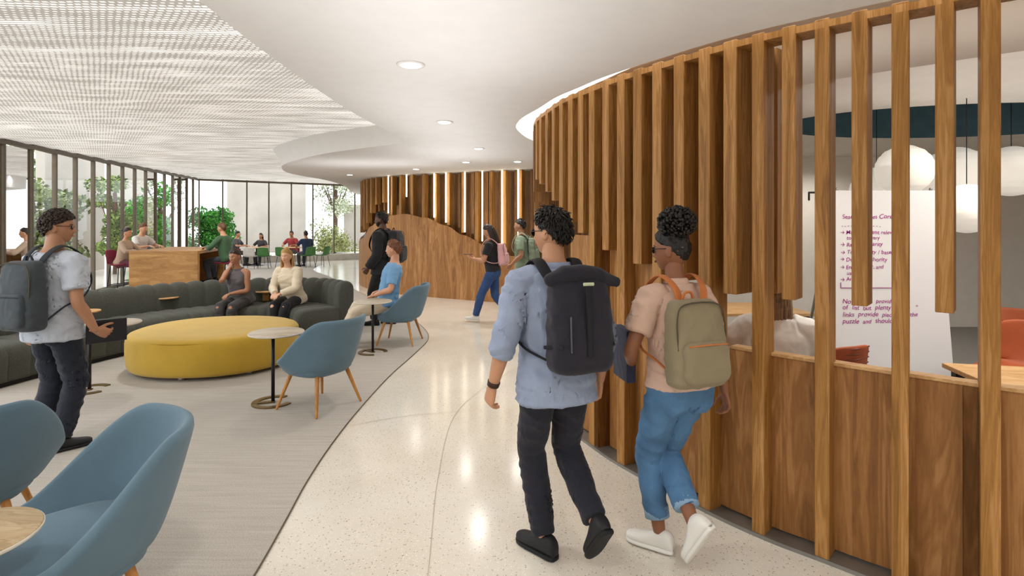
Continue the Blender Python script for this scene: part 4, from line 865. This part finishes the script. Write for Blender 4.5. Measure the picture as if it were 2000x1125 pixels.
bm=NB(); box(bm,(.0,.43,1.15),(.075,.15,.01),0,.003); tag(obj('phone',bm,BLACK,None,I['loc'],I['rz'],smooth=False),'black phone held by the walking woman in black tee','phone')
I=person('man in sage tee and grey trousers walking behind the woman with the phone',(.2,9.9,0),R(78),1.78,'m','a87a5c',
 dict(lean=3,pel=(0,0,.9),LA=(-.08,-.24,.12),Lp=28,RA=(.08,.3,.08),LW=(-.27,.16,.92),RW=(.25,-.12,.9)),dict(m=cl('sage','7f8f78'),sleeve=.7,hem=-.1,name='tee_shirt'),dict(m=cl('greytrouser','6f7375')),(WSH,WSH),(HB,'short',.06),1)
backpack(I,.28,.42,.15,.06,cl('greenpack','7d8a74'),cl('greenpack','7d8a74'),'grey green backpack worn by the man in sage tee')
person('woman in beige top seated at the left of the high counter',(-9.02,12.45,.006),R(-85),1.68,'f','c08a68',sit(.72,lean=8,LA=(-.1,.30,.38),RA=(.1,.30,.38),LW=(-.15,.42,1.1),RW=(.12,.42,1.1)),dict(m=cl('beige','a98f78'),sleeve=1.9,hem=-.05),dict(m=cl('maroonpants','5b2330')),(BSH,BSO),(HD_,'bun',.05),0)
person('auburn haired man in white tee leaning on the high counter',(-9.41,13.5,.006),R(-95),1.8,'m','cf9c7c',sit(.72,lean=12,hpi=8,LA=(-.1,.30,.38),RA=(.1,.30,.38),LW=(-.2,.42,1.1),RW=(.12,.42,1.1)),dict(m=cl('white2','d6d2cb'),sleeve=.7,hem=-.05),dict(m=cl('darkgrey','3b3837')),(BSH,BSO),(HR,'short',.08),0)
person('man in green long sleeve shirt seated at the right side of the counter',(-6.91,13.0,.006),R(86),1.8,'m','c08d6c',sit(.72,lean=8,LA=(-.1,.34,.34),RA=(.1,.34,.34),LW=(-.15,.38,1.1),RW=(.12,.38,1.1)),dict(m=cl('forest','3d5a3c'),sleeve=1.9,hem=-.08),dict(m=cl('slate','3b3f45')),(BSH,BSO),(HBr,'short',.08),0)
for px,d,rz,H,sx,sk,tc,tn,hr,st_,lab in ((459,21.9,-85,1.78,'m','c08d6c','4b4a4c','stripe',HB,'short','man in dark striped top at the left cafe table'),(512,22.75,178,1.66,'f','b98465','3f3c3e','char',HD_,'long','dark haired woman facing the camera at the left cafe table'),(572,22.85,172,1.78,'m','a8734f','a03a3a','red',HD_,'short','man in red tee facing the camera at the right cafe table'),(600,21.2,50,1.8,'m','a8734f','26324f','navy',HB,'short','man in navy shirt with his back to the camera at the cafe table')):
    p=at(px,d,.006); person(lab,p,R(rz),H,sx,sk,sit(.45,lean=8,LW=(-.18,.40,.80),RW=(.18,.4,.8)),dict(m=cl(tn,tc),sleeve=.8,hem=-.05),dict(m=cl('darkgrey','3b3837')),(BSH,BSO),(hr,st_,.08),0)
person('woman in white top seated in the meeting room, seen from behind',(1.58,3.22,.006),R(-18),1.74,'f','c99577',sit(.46,lean=4,LW=(-.18,.4,.74),RW=(.18,.4,.74)),dict(m=cl('white3','ece8e2'),sleeve=.9,hem=-.05,loose=.03),dict(m=cl('darkgrey','3b3837')),(BSH,BSO),(HG,'bob',.05),1)
# ================================================================ CAMERA, WORLD
cam=bpy.data.cameras.new('cam'); cam.lens=F/2000*36; cam.sensor_width=36; cam.shift_y=-(562.5-HY)/2000; cam.clip_start=.05
co=bpy.data.objects.new('camera',cam); C.objects.link(co); co.location=(0,0,CH); co.rotation_euler=(R(90),0,0); SC.camera=co
w=bpy.data.worlds.new('world'); SC.world=w; w.use_nodes=True; bg=w.node_tree.nodes['Background']; bg.inputs[0].default_value=(.9,.95,1,1); bg.inputs[1].default_value=2.8
SC.view_settings.view_transform='Standard'; SC.view_settings.exposure=.3
bpy.data.scenes.remove(TS)
print('DONE')
